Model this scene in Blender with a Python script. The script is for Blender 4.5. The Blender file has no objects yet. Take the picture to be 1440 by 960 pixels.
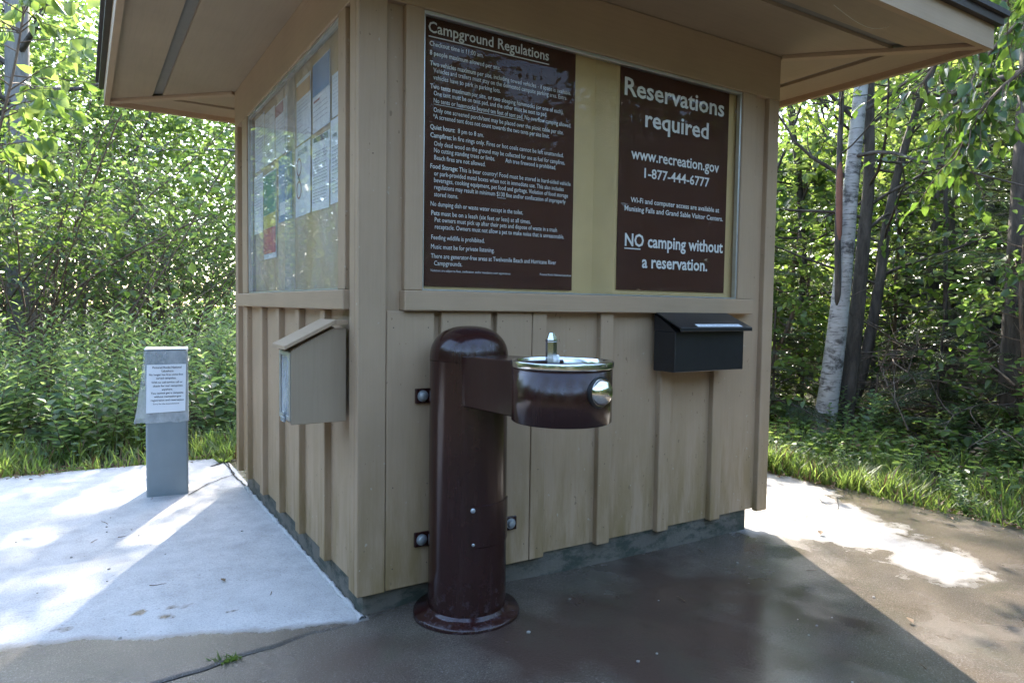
import bpy, bmesh, math, random
import numpy as np
from mathutils import Vector, Matrix, noise as mnoise

R = math.radians
scene = bpy.context.scene
col = scene.collection
PI = math.pi

# ------------------------------------------------------------------ node helpers
def newmat(name):
    m = bpy.data.materials.new(name); m.use_nodes = True
    nt = m.node_tree; nt.nodes.clear()
    out = nt.nodes.new('ShaderNodeOutputMaterial')
    return m, nt, out
def N(nt, t, **kw):
    n = nt.nodes.new(t)
    for k, v in kw.items():
        if k.startswith('i_'):
            n.inputs[k[2:].replace('_', ' ')].default_value = v
        else: setattr(n, k, v)
    return n
def L(nt, a, ao, b, bi): nt.links.new(a.outputs[ao], b.inputs[bi])
def coords(nt, scale=(1,1,1)):
    tc = N(nt, 'ShaderNodeTexCoord'); mp = N(nt, 'ShaderNodeMapping'); mp.inputs['Scale'].default_value = scale
    L(nt, tc, 'Object', mp, 'Vector'); return mp
def noi(nt, vec, scale, detail=4, rough=.55, dist=0):
    n = N(nt, 'ShaderNodeTexNoise'); n.inputs['Scale'].default_value = scale; n.inputs['Detail'].default_value = detail
    n.inputs['Roughness'].default_value = rough; n.inputs['Distortion'].default_value = dist
    L(nt, vec, 0, n, 'Vector'); return n
def ramp(nt, src, so, stops):
    r = N(nt, 'ShaderNodeValToRGB'); e = r.color_ramp.elements
    while len(e) < len(stops): e.new(.5)
    for x, (p, c) in zip(e, stops):
        x.position = p; x.color = (c, c, c, 1) if isinstance(c, (int, float)) else (*c, 1)
    L(nt, src, so, r, 'Fac'); return r
def mixc(nt, fac, a, b, mode='MIX'):
    m = N(nt, 'ShaderNodeMix', data_type='RGBA', blend_type=mode)
    for sock, v in ((0, fac), (6, a), (7, b)):
        if isinstance(v, tuple) and len(v) == 2 and not isinstance(v[0], (int, float)): nt.links.new(v[0].outputs[v[1]], m.inputs[sock])
        elif isinstance(v, (int, float)): m.inputs[sock].default_value = v
        else: m.inputs[sock].default_value = (*v, 1)
    return m
def bump(nt, src, so, strength, dist, prev=None):
    b = N(nt, 'ShaderNodeBump'); b.inputs['Strength'].default_value = strength; b.inputs['Distance'].default_value = dist
    L(nt, src, so, b, 'Height')
    if prev: L(nt, prev, 'Normal', b, 'Normal')
    return b
def bsdf(nt, out, rough=.6, metal=0, spec=.5):
    p = N(nt, 'ShaderNodeBsdfPrincipled'); p.inputs['Roughness'].default_value = rough; p.inputs['Metallic'].default_value = metal
    p.inputs['Specular IOR Level'].default_value = spec
    L(nt, p, 0, out, 'Surface'); return p

def plain(name, c, rough=.6, metal=0, var=.12, vs=12, bmp=.0, bs=200, spec=.5):
    m, nt, out = newmat(name); p = bsdf(nt, out, rough, metal, spec)
    v = coords(nt); n = noi(nt, v, vs, 5)
    mx = mixc(nt, (n, 0), tuple(x*(1-var) for x in c), tuple(min(1, x*(1+var)) for x in c)); L(nt, mx, 2, p, 'Base Color')
    if bmp:
        n2 = noi(nt, v, bs, 3); b = bump(nt, n2, 0, bmp, .002); L(nt, b, 0, p, 'Normal')
    return m

def paint_mat(name, c, axis='z', dirt=True, rough=.62):
    """tan paint on rough sawn wood; grain runs along axis"""
    m, nt, out = newmat(name); p = bsdf(nt, out, rough, 0, .35)
    sc = {'x': (.04, 1, 1), 'y': (1, .04, 1), 'z': (1, 1, .04)}[axis]
    g = coords(nt, sc); v = coords(nt)
    big = noi(nt, v, 2.2, 5, .6); grain = noi(nt, g, 90, 5, .65, .3); fine = noi(nt, v, 150, 3)
    c1 = mixc(nt, (big, 0), tuple(x*.76 for x in c), tuple(x*1.16 for x in c))
    gr = ramp(nt, grain, 0, [(.3, .88), (.55, 1.0), (.75, 1.03)])
    c2 = mixc(nt, .6, (c1, 2), (gr, 0), 'MULTIPLY')
    last = c2
    if dirt:
        geo = N(nt, 'ShaderNodeTexCoord'); sep = N(nt, 'ShaderNodeSeparateXYZ'); L(nt, geo, 'Object', sep, 0)
        # splash dirt and algae near the bottom, and streaks
        st = noi(nt, coords(nt, (5, 5, .9)), 3.0, 6, .65)
        mr = N(nt, 'ShaderNodeMapRange'); mr.inputs[1].default_value = .08; mr.inputs[2].default_value = .75; mr.inputs[3].default_value = 1.0; mr.inputs[4].default_value = 0
        L(nt, sep, 2, mr, 0)
        ml = N(nt, 'ShaderNodeMath', operation='MULTIPLY'); L(nt, mr, 0, ml, 0)
        rr = ramp(nt, st, 0, [(.38, 0), (.62, 1)]); L(nt, rr, 0, ml, 1)
        last = mixc(nt, (ml, 0), (last, 2), (c[0]*.62, c[1]*.6, c[2]*.42))
        # chipped specks
        sp = noi(nt, v, 45, 2, .4); sr = ramp(nt, sp, 0, [(.73, 0), (.76, .55)])
        last = mixc(nt, (sr, 0), (last, 2), (.42, .37, .29))
        s2 = noi(nt, coords(nt, (1, 1, .6)), 60, 2, .4); s2r = ramp(nt, s2, 0, [(.25, .6), (.28, 0)])
        last = mixc(nt, (s2r, 0), (last, 2), (c[0]*.4, c[1]*.38, c[2]*.34))
    L(nt, last, 2, p, 'Base Color')
    b1 = bump(nt, grain, 0, .4, .002); b2 = bump(nt, fine, 0, .25, .001, b1); L(nt, b2, 0, p, 'Normal')
    return m

TAN = (.352, .244, .150)
M = {}
M['tan_v'] = paint_mat('tan_paint_vertical', TAN, 'z')
M['tan_c'] = paint_mat('tan_paint_box', (.30, .222, .145), 'z', False)
M['tan_x'] = paint_mat('tan_paint_along_x', TAN, 'x', False)
M['tan_y'] = paint_mat('tan_paint_along_y', TAN, 'y', False)
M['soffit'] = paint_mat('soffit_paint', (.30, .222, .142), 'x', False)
M['backing'] = plain('plywood_backing', (.46, .325, .145), .6, 0, .18, 6, .3, 120)
M['vent'] = plain('soffit_vent', (.17, .15, .12), .7)
M['drip'] = plain('brown_drip_edge', (.035, .022, .018), .4, 0, .2, 30)
M['shingle'] = plain('roof_shingle', (.06, .052, .045), .9, 0, .35, 40, .8, 90)
M['alu'] = plain('aluminium_track', (.55, .55, .53), .35, .8, .15, 40)
M['steel'] = plain('stainless_steel', (.62, .62, .60), .16, 1, .08, 30, .05, 60)
M['chrome'] = plain('chrome', (.75, .72, .66), .06, 1, .05)
M['galv'] = plain('galvanised_bolt', (.36, .38, .39), .4, .6, .25, 60)
M['black'] = plain('black_metal', (.012, .012, .013), .38, 0, .4, 20, .25, 300)
M['paper'] = plain('white_paper', (.72, .74, .76), .6, 0, .04, 5)
M['ink'] = plain('black_ink', (.03, .03, .035), .6)
M['greyink'] = plain('grey_ink', (.30, .31, .34), .6)
M['poster'] = plain('brown_poster', (.058, .024, .014), .85, 0, .15, 4, spec=.05)
M['letter'] = plain('white_lettering', (.62, .61, .58), .5, 0, .04, 4)
for n, c in dict(orange=(.55, .30, .06), blue=(.11, .22, .42), red=(.45, .06, .06), green=(.02, .20, .12), yellow=(.6, .5, .05), maroon=(.30, .07, .06)).items():
    M[n] = plain(n + '_print', c, .55)
M['fee'] = plain('grey_blue_steel', (.20, .235, .25), .42, 0, .16, 9, .1, 200)
M['soil'] = plain('joint_dirt', (.008, .0065, .005), .95, 0, .4, 60)
M['wire'] = plain('pale_string', (.5, .45, .36), .7)
M['stone'] = plain('pebble_grey', (.25, .23, .2), .8, 0, .3, 60)

def fountain_mat():
    m, nt, out = newmat('brown_enamel'); p = bsdf(nt, out, .2, 0, .45)
    v = coords(nt); a = noi(nt, v, 9, 5, .6); base = mixc(nt, (a, 0), (.019, .0055, .0048), (.028, .009, .0075))
    sp = noi(nt, v, 130, 2, .5); sr = ramp(nt, sp, 0, [(.765, 0), (.79, .4)])
    dust = noi(nt, coords(nt, (7, 7, .8)), 4, 6, .7); dr = ramp(nt, dust, 0, [(.55, 0), (.8, .12)])
    c1 = mixc(nt, (sr, 0), (base, 2), (.22, .20, .19)); c2 = mixc(nt, (dr, 0), (c1, 2), (.12, .10, .09))
    # grime and chalky scuffs at the foot
    tc = N(nt, 'ShaderNodeTexCoord'); sep = N(nt, 'ShaderNodeSeparateXYZ'); L(nt, tc, 'Object', sep, 0)
    mr = N(nt, 'ShaderNodeMapRange'); mr.inputs[1].default_value = .0; mr.inputs[2].default_value = .22; mr.inputs[3].default_value = 1; mr.inputs[4].default_value = 0
    L(nt, sep, 2, mr, 0); s = noi(nt, v, 38, 6, .75); srp = ramp(nt, s, 0, [(.54, 0), (.68, .5)])
    ml = N(nt, 'ShaderNodeMath', operation='MULTIPLY'); L(nt, mr, 0, ml, 0); L(nt, srp, 0, ml, 1)
    c3 = mixc(nt, (ml, 0), (c2, 2), (.13, .12, .14)); L(nt, c3, 2, p, 'Base Color')
    rr = noi(nt, coords(nt, (6, 6, 1)), 6, 5, .65); r2 = ramp(nt, rr, 0, [(.3, .12), (.7, .26)]); L(nt, r2, 0, p, 'Roughness')
    b = bump(nt, noi(nt, v, 25, 3), 0, .06, .003); b2 = bump(nt, sp, 0, .12, .0008, b); L(nt, b2, 0, p, 'Normal')
    return m
M['enamel'] = fountain_mat()

def glass_mat(name, haze, ior=1.24):
    m, nt, out = newmat(name)
    tr = N(nt, 'ShaderNodeBsdfTransparent'); tr.inputs[0].default_value = (.975, .975, .965, 1)
    gl = N(nt, 'ShaderNodeBsdfGlossy'); gl.inputs['Roughness'].default_value = .015
    fr = N(nt, 'ShaderNodeFresnel'); fr.inputs[0].default_value = ior
    ge = N(nt, 'ShaderNodeNewGeometry'); iv = N(nt, 'ShaderNodeMath', operation='SUBTRACT'); iv.inputs[0].default_value = 1; L(nt, ge, 'Backfacing', iv, 1)
    fm = N(nt, 'ShaderNodeMath', operation='MULTIPLY'); L(nt, fr, 0, fm, 0); L(nt, iv, 0, fm, 1)
    mx = N(nt, 'ShaderNodeMixShader'); L(nt, fm, 0, mx, 0); L(nt, tr, 0, mx, 1); L(nt, gl, 0, mx, 2)
    df = N(nt, 'ShaderNodeBsdfDiffuse'); df.inputs[0].default_value = (.6, .62, .62, 1)
    v = coords(nt, (1, 1, .5)); n = noi(nt, v, 4, 6, .7); sp = noi(nt, coords(nt), 90, 2, .5)
    r1 = ramp(nt, n, 0, [(.35, haze*.35), (.75, haze*1.5)]); r2 = ramp(nt, sp, 0, [(.755, 0), (.78, .22)])
    ad = N(nt, 'ShaderNodeMath', operation='ADD'); L(nt, r1, 0, ad, 0); L(nt, r2, 0, ad, 1)
    m2 = N(nt, 'ShaderNodeMixShader'); L(nt, ad, 0, m2, 0); L(nt, mx, 0, m2, 1); L(nt, df, 0, m2, 2)
    L(nt, m2, 0, out, 'Surface'); return m
M['glass'] = glass_mat('dusty_glass_front', .006, 1.2)
M['glass_l'] = glass_mat('dusty_glass_side', .15, 1.36)
M['clearbag'] = glass_mat('clear_plastic', .55)

def concrete_mat():
    m, nt, out = newmat('concrete'); p = bsdf(nt, out, .8, 0, .5)
    v = coords(nt); at = N(nt, 'ShaderNodeAttribute', attribute_name='wet')
    big = noi(nt, v, 1.1, 6, .6); mid = noi(nt, v, 7, 6, .65); fine = noi(nt, v, 160, 4, .7); sp = noi(nt, v, 70, 2, .5)
    dry = mixc(nt, (big, 0), (.36, .345, .325), (.48, .465, .445))
    md = ramp(nt, mid, 0, [(.28, .68), (.6, 1.06)]); dry = mixc(nt, .7, (dry, 2), (md, 0), 'MULTIPLY')
    fd = ramp(nt, fine, 0, [(.32, .62), (.5, .98), (.68, 1.15)]); dry = mixc(nt, .8, (dry, 2), (fd, 0), 'MULTIPLY')
    sr = ramp(nt, sp, 0, [(.70, 0), (.75, .65)]); dry = mixc(nt, (sr, 0), (dry, 2), (.12, .10, .08))
    dm = N(nt, 'ShaderNodeAttribute', attribute_name='damp'); dry = mixc(nt, (dm, 'Fac'), (dry, 2), (.24, .225, .20), 'MIX') if False else mixc(nt, (dm, 'Fac'), (dry, 2), (.62, .60, .56), 'MULTIPLY')
    wetc = mixc(nt, (mid, 0), (.070, .056, .045), (.150, .124, .098))
    wetb = mixc(nt, (big, 0), (.72, .66, .62), (1.0, 1.0, .98)); wetc = mixc(nt, 1, (wetc, 2), (wetb, 2), 'MULTIPLY')
    wetc = mixc(nt, .9, (wetc, 2), (fd, 0), 'MULTIPLY')
    agg = noi(nt, v, 190, 3, .6); ar = ramp(nt, agg, 0, [(.56, 0), (.66, .75)]); wetc = mixc(nt, (ar, 0), (wetc, 2), (.19, .17, .15))
    stn = N(nt, 'ShaderNodeAttribute', attribute_name='stain_shade'); wetc = mixc(nt, (stn, 'Fac'), (wetc, 2), (.046, .025, .019))  # dark wet spot by the fountain, with shade painted into the colour
    alg = noi(nt, v, 3.1, 6, .7, .6); al = ramp(nt, alg, 0, [(.5, 0), (.68, .45)]); wetc = mixc(nt, (al, 0), (wetc, 2), (.05, .052, .034))
    # sharpen wet mask with noise
    ns = noi(nt, v, 14, 6, .65); ad = N(nt, 'ShaderNodeMath', operation='MULTIPLY_ADD'); L(nt, ns, 0, ad, 0); ad.inputs[1].default_value = .52
    L(nt, at, 'Fac', ad, 2)
    w = N(nt, 'ShaderNodeMapRange'); w.inputs[1].default_value = .62; w.inputs[2].default_value = .90; L(nt, ad, 0, w, 0)
    c = mixc(nt, (w, 0), (dry, 2), (wetc, 2)); L(nt, c, 2, p, 'Base Color')
    # puddle film: glossier where the water stands
    film = noi(nt, v, 2.3, 4, .6); fr = ramp(nt, film, 0, [(.36, .36), (.54, .12)])
    pd_ = N(nt, 'ShaderNodeAttribute', attribute_name='puddle'); fr = mixc(nt, (pd_, 'Fac'), (fr, 0), (.09, .09, .09))
    rg = mixc(nt, (w, 0), (.82, .82, .82), (fr, 2)); L(nt, rg, 2, p, 'Roughness')
    fl = N(nt, 'ShaderNodeMath', operation='MULTIPLY_ADD'); L(nt, pd_, 'Fac', fl, 0); fl.inputs[1].default_value = -.5; fl.inputs[2].default_value = .62
    b = bump(nt, fine, 0, .7, .003); L(nt, fl, 0, b, 'Strength'); b1 = bump(nt, mid, 0, .12, .006, b); b2 = bump(nt, noi(nt, v, 55, 3, .6), 0, .12, .003, b1); L(nt, b2, 0, p, 'Normal')
    return m
M['concrete'] = concrete_mat()

def foundation_mat():
    m, nt, out = newmat('old_concrete_footing'); p = bsdf(nt, out, .85)
    v = coords(nt); a = noi(nt, v, 5, 6, .65); c = mixc(nt, (a, 0), (.075, .064, .050), (.145, .128, .10))
    s = noi(nt, coords(nt, (1, 1, 2.2)), 9, 6, .7); r = ramp(nt, s, 0, [(.46, 0), (.60, 1)]); c2 = mixc(nt, (r, 0), (c, 2), (.035, .042, .03))
    L(nt, c2, 2, p, 'Base Color'); b = bump(nt, noi(nt, v, 60, 5, .7), 0, .6, .006); L(nt, b, 0, p, 'Normal'); return m
M['footing'] = foundation_mat()

def leaf_mat(name, c1, c2, t1, t2, tf=.45, rough=.38):
    m, nt, out = newmat(name)
    g = N(nt, 'ShaderNodeNewGeometry'); oi = N(nt, 'ShaderNodeObjectInfo')
    a = mixc(nt, (g, 'Random Per Island'), c1, c2); b = mixc(nt, (g, 'Random Per Island'), t1, t2)
    p = N(nt, 'ShaderNodeBsdfPrincipled'); p.inputs['Roughness'].default_value = rough; p.inputs['Specular IOR Level'].default_value = .5
    L(nt, a, 2, p, 'Base Color'); t = N(nt, 'ShaderNodeBsdfTranslucent'); L(nt, b, 2, t, 0)
    mx = N(nt, 'ShaderNodeMixShader'); mx.inputs[0].default_value = tf; L(nt, p, 0, mx, 1); L(nt, t, 0, mx, 2); L(nt, mx, 0, out, 'Surface')
    return m
M['leaf'] = leaf_mat('broad_leaf', (.045, .085, .018), (.075, .12, .022), (.17, .29, .05), (.29, .40, .10), .5)
M['leaf2'] = leaf_mat('young_leaf', (.05, .10, .02), (.09, .14, .025), (.23, .36, .05), (.37, .46, .11), .5)
M['leafdark'] = leaf_mat('dark_leaf', (.028, .062, .02), (.05, .09, .028), (.10, .20, .025), (.18, .27, .035), .4, .3)
M['herb'] = leaf_mat('herb_leaf', (.06, .115, .05), (.11, .16, .085), (.25, .38, .10), (.36, .46, .14), .52, .42)
M['needle'] = leaf_mat('hemlock_needle', (.03, .06, .022), (.055, .085, .035), (.10, .16, .04), (.17, .22, .06), .35, .35)
M['grass'] = leaf_mat('grass_blade', (.05, .09, .018), (.10, .13, .035), (.20, .33, .05), (.34, .42, .09), .5, .45)
M['litter'] = leaf_mat('dead_leaf', (.10, .06, .03), (.20, .13, .07), (.12, .07, .03), (.2, .12, .06), .25, .7)

def bark_mat(name, a, b, sc=(1, 1, .25), s=14, depth=.012):
    m, nt, out = newmat(name); p = bsdf(nt, out, .85, 0, .25); v = coords(nt, sc); n = noi(nt, v, s, 6, .7, .4)
    r = ramp(nt, n, 0, [(.3, a), (.7, b)]); L(nt, r, 0, p, 'Base Color'); bb = bump(nt, n, 0, .8, depth); L(nt, bb, 0, p, 'Normal'); return m
M['bark'] = bark_mat('grey_brown_bark', (.025, .02, .015), (.12, .098, .08))
M['twig'] = bark_mat('brown_twig', (.07, .045, .03), (.20, .14, .10), (1, 1, .3), 30, .003)
M['greybark'] = bark_mat('pale_grey_bark', (.10, .09, .08), (.24, .215, .19), (1, 1, .2), 10, .02)
M['deadwood'] = bark_mat('dead_twig', (.07, .05, .036), (.20, .155, .12), (1, 1, 1), 30, .003)
def birch_mat(name='white_birch_bark'):
    m, nt, out = newmat(name); p = bsdf(nt, out, .6, 0, .35)
    lent = noi(nt, coords(nt, (1, 1, 9)), 7, 5, .65, .2); big = noi(nt, coords(nt, (1, 1, 1.4)), 5, 6, .7)
    c = mixc(nt, (noi(nt, coords(nt), 12, 4), 0), (.22, .205, .19), (.50, .48, .45))
    r = ramp(nt, lent, 0, [(.55, 0), (.63, .85)]); r2 = ramp(nt, big, 0, [(.52, 0), (.62, .9)])
    c2 = mixc(nt, (r, 0), (c, 2), (.055, .045, .04)); c3 = mixc(nt, (r2, 0), (c2, 2), (.045, .04, .035)); L(nt, c3, 2, p, 'Base Color')
    b = bump(nt, lent, 0, .5, .005); L(nt, b, 0, p, 'Normal'); return m
M['birch'] = birch_mat()
M['rust'] = plain('orange_red_bark_wound', (.20, .075, .045), .8, 0, .35, 20, .5, 80)
def floor_mat():
    m, nt, out = newmat('forest_floor'); p = bsdf(nt, out, .95, 0, .2); v = coords(nt)
    a = noi(nt, v, 1.2, 6, .65); b = noi(nt, v, 40, 5, .7)
    c = mixc(nt, (a, 0), (.03, .024, .015), (.055, .06, .022)); r = ramp(nt, b, 0, [(.3, .55), (.7, 1.3)]); c2 = mixc(nt, 1, (c, 2), (r, 0), 'MULTIPLY')
    L(nt, c2, 2, p, 'Base Color'); bb = bump(nt, b, 0, .8, .03); L(nt, bb, 0, p, 'Normal'); return m
M['floor'] = floor_mat()

# ------------------------------------------------------------------ object helpers
def tag(o, label=None, cat=None, group=None, kind=None):
    if label: o['label'] = label
    if cat: o['category'] = cat
    if group: o['group'] = group
    if kind: o['kind'] = kind
    return o
def thing(name, label, cat, loc=(0, 0, 0), rz=0, group=None):
    o = bpy.data.objects.new(name, None); col.objects.link(o); o.location = loc; o.rotation_euler.z = rz; o.empty_display_size = .1
    return tag(o, label, cat, group)
def link(name, me, mat, parent=None):
    o = bpy.data.objects.new(name, me); col.objects.link(o)
    if mat is not None and not len(me.materials):
        for mm in (mat if isinstance(mat, (list, tuple)) else [mat]): me.materials.append(mm)
    if parent: o.parent = parent
    return o
class MB:
    """mesh builder in the coordinates of its parent thing"""
    def __init__(s): s.bm = bmesh.new()
    def box(s, a, b, bev=0, seg=1, mi=0):
        a, b = Vector(a), Vector(b); r = bmesh.ops.create_cube(s.bm, size=1)
        c = (a+b)/2; d = b-a
        for v in r['verts']: v.co = Vector((v.co.x*d.x, v.co.y*d.y, v.co.z*d.z))+c
        fs = {f for v in r['verts'] for f in v.link_faces}
        for f in fs: f.material_index = mi
        if bev:
            es = list({e for v in r['verts'] for e in v.link_edges}); bmesh.ops.bevel(s.bm, geom=es, offset=bev, segments=seg, affect='EDGES', profile=.6)
        return s
    def prism(s, pts, off, mi=0, bev=0):
        off = Vector(off); n = len(pts); a = [s.bm.verts.new(Vector(p)) for p in pts]; b = [s.bm.verts.new(Vector(p)+off) for p in pts]
        fs = [s.bm.faces.new(a), s.bm.faces.new(b[::-1])]
        for i in range(n): fs.append(s.bm.faces.new((a[i], b[i], b[(i+1) % n], a[(i+1) % n])))
        for f in fs: f.material_index = mi
        if bev:
            es = list({e for f in fs for e in f.edges}); bmesh.ops.bevel(s.bm, geom=es, offset=bev, segments=1, affect='EDGES')
        return s
    def lathe(s, prof, c=(0, 0, 0), n=48, a0=0, a1=2*PI, mi=0):
        full = abs(a1-a0-2*PI) < 1e-6; k = n if full else n+1; rows = []
        for r, z in prof:
            if r < 1e-6: rows.append([s.bm.verts.new((c[0], c[1], c[2]+z))]*k)
            else: rows.append([s.bm.verts.new((c[0]+r*math.cos(a0+(a1-a0)*i/n), c[1]+r*math.sin(a0+(a1-a0)*i/n), c[2]+z)) for i in range(k)])
        for p, q in zip(rows, rows[1:]):
            for i in range(n):
                j = (i+1) % k; vs = []
                for v in (p[i], p[j], q[j], q[i]):
                    if v not in vs: vs.append(v)
                if len(vs) > 2:
                    try: f = s.bm.faces.new(vs); f.material_index = mi; f.smooth = True
                    except ValueError: pass
        return s
    def quad(s, pts, mi=0):
        f = s.bm.faces.new([s.bm.verts.new(Vector(p)) for p in pts]); f.material_index = mi; return s
    def xf(s, mat): s.bm.transform(mat); return s
    def build(s, name, mat, parent=None, smooth=None):
        bmesh.ops.recalc_face_normals(s.bm, faces=s.bm.faces)
        me = bpy.data.meshes.new(name); s.bm.to_mesh(me); s.bm.free()
        if smooth is not None:
            me.shade_smooth(); me.set_sharp_from_angle(angle=R(smooth))
        return link(name, me, mat, parent)

def np_mesh(name, V, faces_list, mats_idx=None, smooth=False):
    """V (n,3); faces_list: list of (m,k) int arrays"""
    me = bpy.data.meshes.new(name); me.vertices.add(len(V)); me.vertices.foreach_set('co', np.ascontiguousarray(V, np.float32).ravel())
    tot = sum(f.size for f in faces_list); nf = sum(len(f) for f in faces_list)
    me.loops.add(tot); me.polygons.add(nf)
    li = np.concatenate([f.ravel() for f in faces_list]).astype(np.int32); me.loops.foreach_set('vertex_index', li)
    sizes = np.concatenate([np.full(len(f), f.shape[1]) for f in faces_list]); starts = np.concatenate([[0], np.cumsum(sizes)[:-1]]).astype(np.int32)
    me.polygons.foreach_set('loop_start', starts)
    if mats_idx is not None: me.polygons.foreach_set('material_index', mats_idx.astype(np.int32))
    if smooth: me.polygons.foreach_set('use_smooth', np.ones(nf, bool))
    me.update(calc_edges=True); me.validate(); return me

# text --------------------------------------------------------------------------------
def text_verts(body, size, bold=0.0):
    cu = bpy.data.curves.new('t', 'FONT'); cu.body = body; cu.size = size; cu.offset = bold*size; cu.resolution_u = 2; cu.fill_mode = 'FRONT'
    o = bpy.data.objects.new('t', cu); me = bpy.data.meshes.new_from_object(o)
    vs = np.empty(len(me.vertices)*3, np.float32); me.vertices.foreach_get('co', vs); vs = vs.reshape(-1, 3)
    fs = [tuple(p.vertices) for p in me.polygons]
    bpy.data.objects.remove(o); bpy.data.curves.remove(cu); bpy.data.meshes.remove(me)
    return vs, fs
class Lettering:
    """lines of text in a local (u, v) plane"""
    def __init__(s): s.V = []; s.F = []; s.n = 0
    def add(s, vs, fs):
        s.V.append(vs[:, :2]); s.F += [tuple(i+s.n for i in f) for f in fs]; s.n += len(vs)
    def line(s, txt, u0, u1, vmid, size, bold=0.0, slope=0.0):
        segs = txt.split('*') if txt.count('*') >= 2 else [txt]
        cur = 0; parts = []
        b = txt.count('*') >= 2 and txt.startswith('*') and txt.count('*') % 2 == 0
        for i, sg in enumerate(segs):
            if not sg: continue
            bd = bold + (.012 if (b and i % 2 == 1) else 0)
            lead = len(sg)-len(sg.lstrip(' ')); cur += lead*.29*size
            vs, fs = text_verts(sg.strip(' '), size, bd); vs = vs.copy(); vs[:, 0] += cur-vs[:, 0].min(); cur = vs[:, 0].max()+.02*size
            trail = len(sg)-len(sg.rstrip(' ')); cur += trail*.29*size
            parts.append((vs, fs))
        x1 = max(v[:, 0].max() for v, f in parts); k = (u1-u0)/x1
        for vs, fs in parts:
            vs[:, 0] = u0+vs[:, 0]*k; vs[:, 1] += vmid-.26*size; s.add(vs, fs)
        return s
    def bar(s, u0, v0, u1, v1):
        s.V.append(np.array([[u0, v0], [u1, v0], [u1, v1], [u0, v1]])); s.F.append(tuple(range(s.n, s.n+4))); s.n += 4; return s
    def ring(s, cu, cv, r0, r1, n=28):
        a = np.linspace(0, 2*PI, n, endpoint=False); V = np.concatenate([np.stack([cu+r*np.cos(a), cv+r*np.sin(a)], 1) for r in (r0, r1)]); s.V.append(V)
        for i in range(n): s.F.append((s.n+i, s.n+(i+1) % n, s.n+n+(i+1) % n, s.n+n+i))
        s.n += 2*n; return s
    def poly(s, pts): s.V.append(np.array(pts, float)); s.F.append(tuple(range(s.n, s.n+len(pts)))); s.n += len(pts); return s
    def build(s, name, mat, parent, org, ud, vd):
        uv = np.concatenate(s.V); V = np.array(org)+uv[:, :1]*np.array(ud)+uv[:, 1:2]*np.array(vd)
        me = bpy.data.meshes.new(name); me.from_pydata(V.tolist(), [], s.F); me.update(); return link(name, me, mat, parent)

# ------------------------------------------------------------------ KIOSK
S1, S2 = 2.19, 2.21                       # plan size along x and y
REC = .028                                # panel recess behind trim faces
ZB, ZL0, ZL1, ZH, ZS = .096, 1.104, 1.177, 2.173, 2.392
kiosk = thing('information_kiosk', 'square tan wooden information kiosk with wide eaves and glazed notice cases', 'kiosk', (0, 0, 0))
MB().box((.038, .038, -.12), (2.078, 2.09, ZB+.03), .008).build('foundation', M['footing'], kiosk)
# recessed wall panels (one siding sheet per wall, cut out round the notice cases)
def wall_panel(axis, e0, e1, w0, w1):
    m = MB()
    for u0, u1, z0, z1 in ((e0, e1, ZB+.012, ZL1-.02), (e0, w0, ZL1-.02, ZS), (w1, e1, ZL1-.02, ZS), (w0, w1, ZH+.02, ZS)):
        if axis == 'x': m.box((u0, REC, z0), (u1, .044, z1))
        else: m.box((REC, u0, z0), (.044, u1, z1))
    return m.build('wall_panel', M['tan_v'], kiosk)
wall_panel('x', REC, 2.16, .243, 1.921)
wall_panel('y', .0442, 2.18, .221, 1.862)
MB().box((2.06, .0552, ZB+.012), (2.16, 2.18, ZS)).build('wall_panel', M['tan_v'], kiosk)
MB().box((.0552, 2.06, ZB+.012), (2.0598, 2.18, ZS)).build('wall_panel', M['tan_v'], kiosk)
BV = .003
M['nail'] = plain('nail_head', (.06, .045, .035), .6, .3, .3, 50)
nrng = random.Random(4)
def board(name, a, b, mat='tan_v', bev=BV):
    m = MB().box(a, b, bev)
    for zf in (.06, .36, .68, .95):
        if nrng.random() < .25: continue
        z = a[2]+(b[2]-a[2])*zf+nrng.uniform(-.02, .02)
        if a[1] < .002 and b[1] < .1 and b[0]-a[0] > .05:            # front faces
            for x in ((a[0]+b[0])/2,) if b[0]-a[0] < .12 else (a[0]+.025, b[0]-.025):
                m.lathe([(.0034, 0), (.003, .0006), (0, .0007)], n=8, mi=1) if False else m.box((x-.003, a[1]-.0006, z-.003), (x+.003, a[1]+.001, z+.003), .001, mi=1)
        elif a[0] < .002 and b[0] < .1 and b[1]-a[1] > .05:
            y = (a[1]+b[1])/2; m.box((a[0]-.0006, y-.003, z-.003), (a[0]+.001, y+.003, z+.003), .001, mi=1)
    return m.build(name, (M[mat], M['nail']), kiosk)
PB = REC+.004                             # boards are let into the panel a little
# front wall (y = 0 plane): near corner board, repair boards, battens, far corner
board('corner_board', (.0, .0, ZB), (.104, PB, ZS-.001))
board('siding_board', (.1065, .001, ZB+.003), (.291, PB, ZL0-.001))
board('siding_board', (.320, .001, ZB+.002), (.532, PB, ZL0-.001))
board('siding_board', (.557, .001, ZB+.004), (.7195, PB, ZL0-.001))
for x0 in (.7225, 1.070, 1.423, 1.770): board('batten', (x0, .0, ZB+.004), (x0+.070, PB, ZL0-.001))
board('corner_board', (2.113, .0, ZB), (2.19, PB, ZH-.0005))
# left wall (x = 0 plane)
board('corner_board', (.0, PB+.001, ZB), (PB, .09, ZS-.001))
for y0 in (.387, .762, 1.122, 1.487, 1.873): board('batten', (.0, y0, ZB+.006), (PB, y0+.062, ZL0-.001))
board('corner_board', (.0, 2.14, ZB), (PB, 2.21, ZH-.0005))
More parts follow.
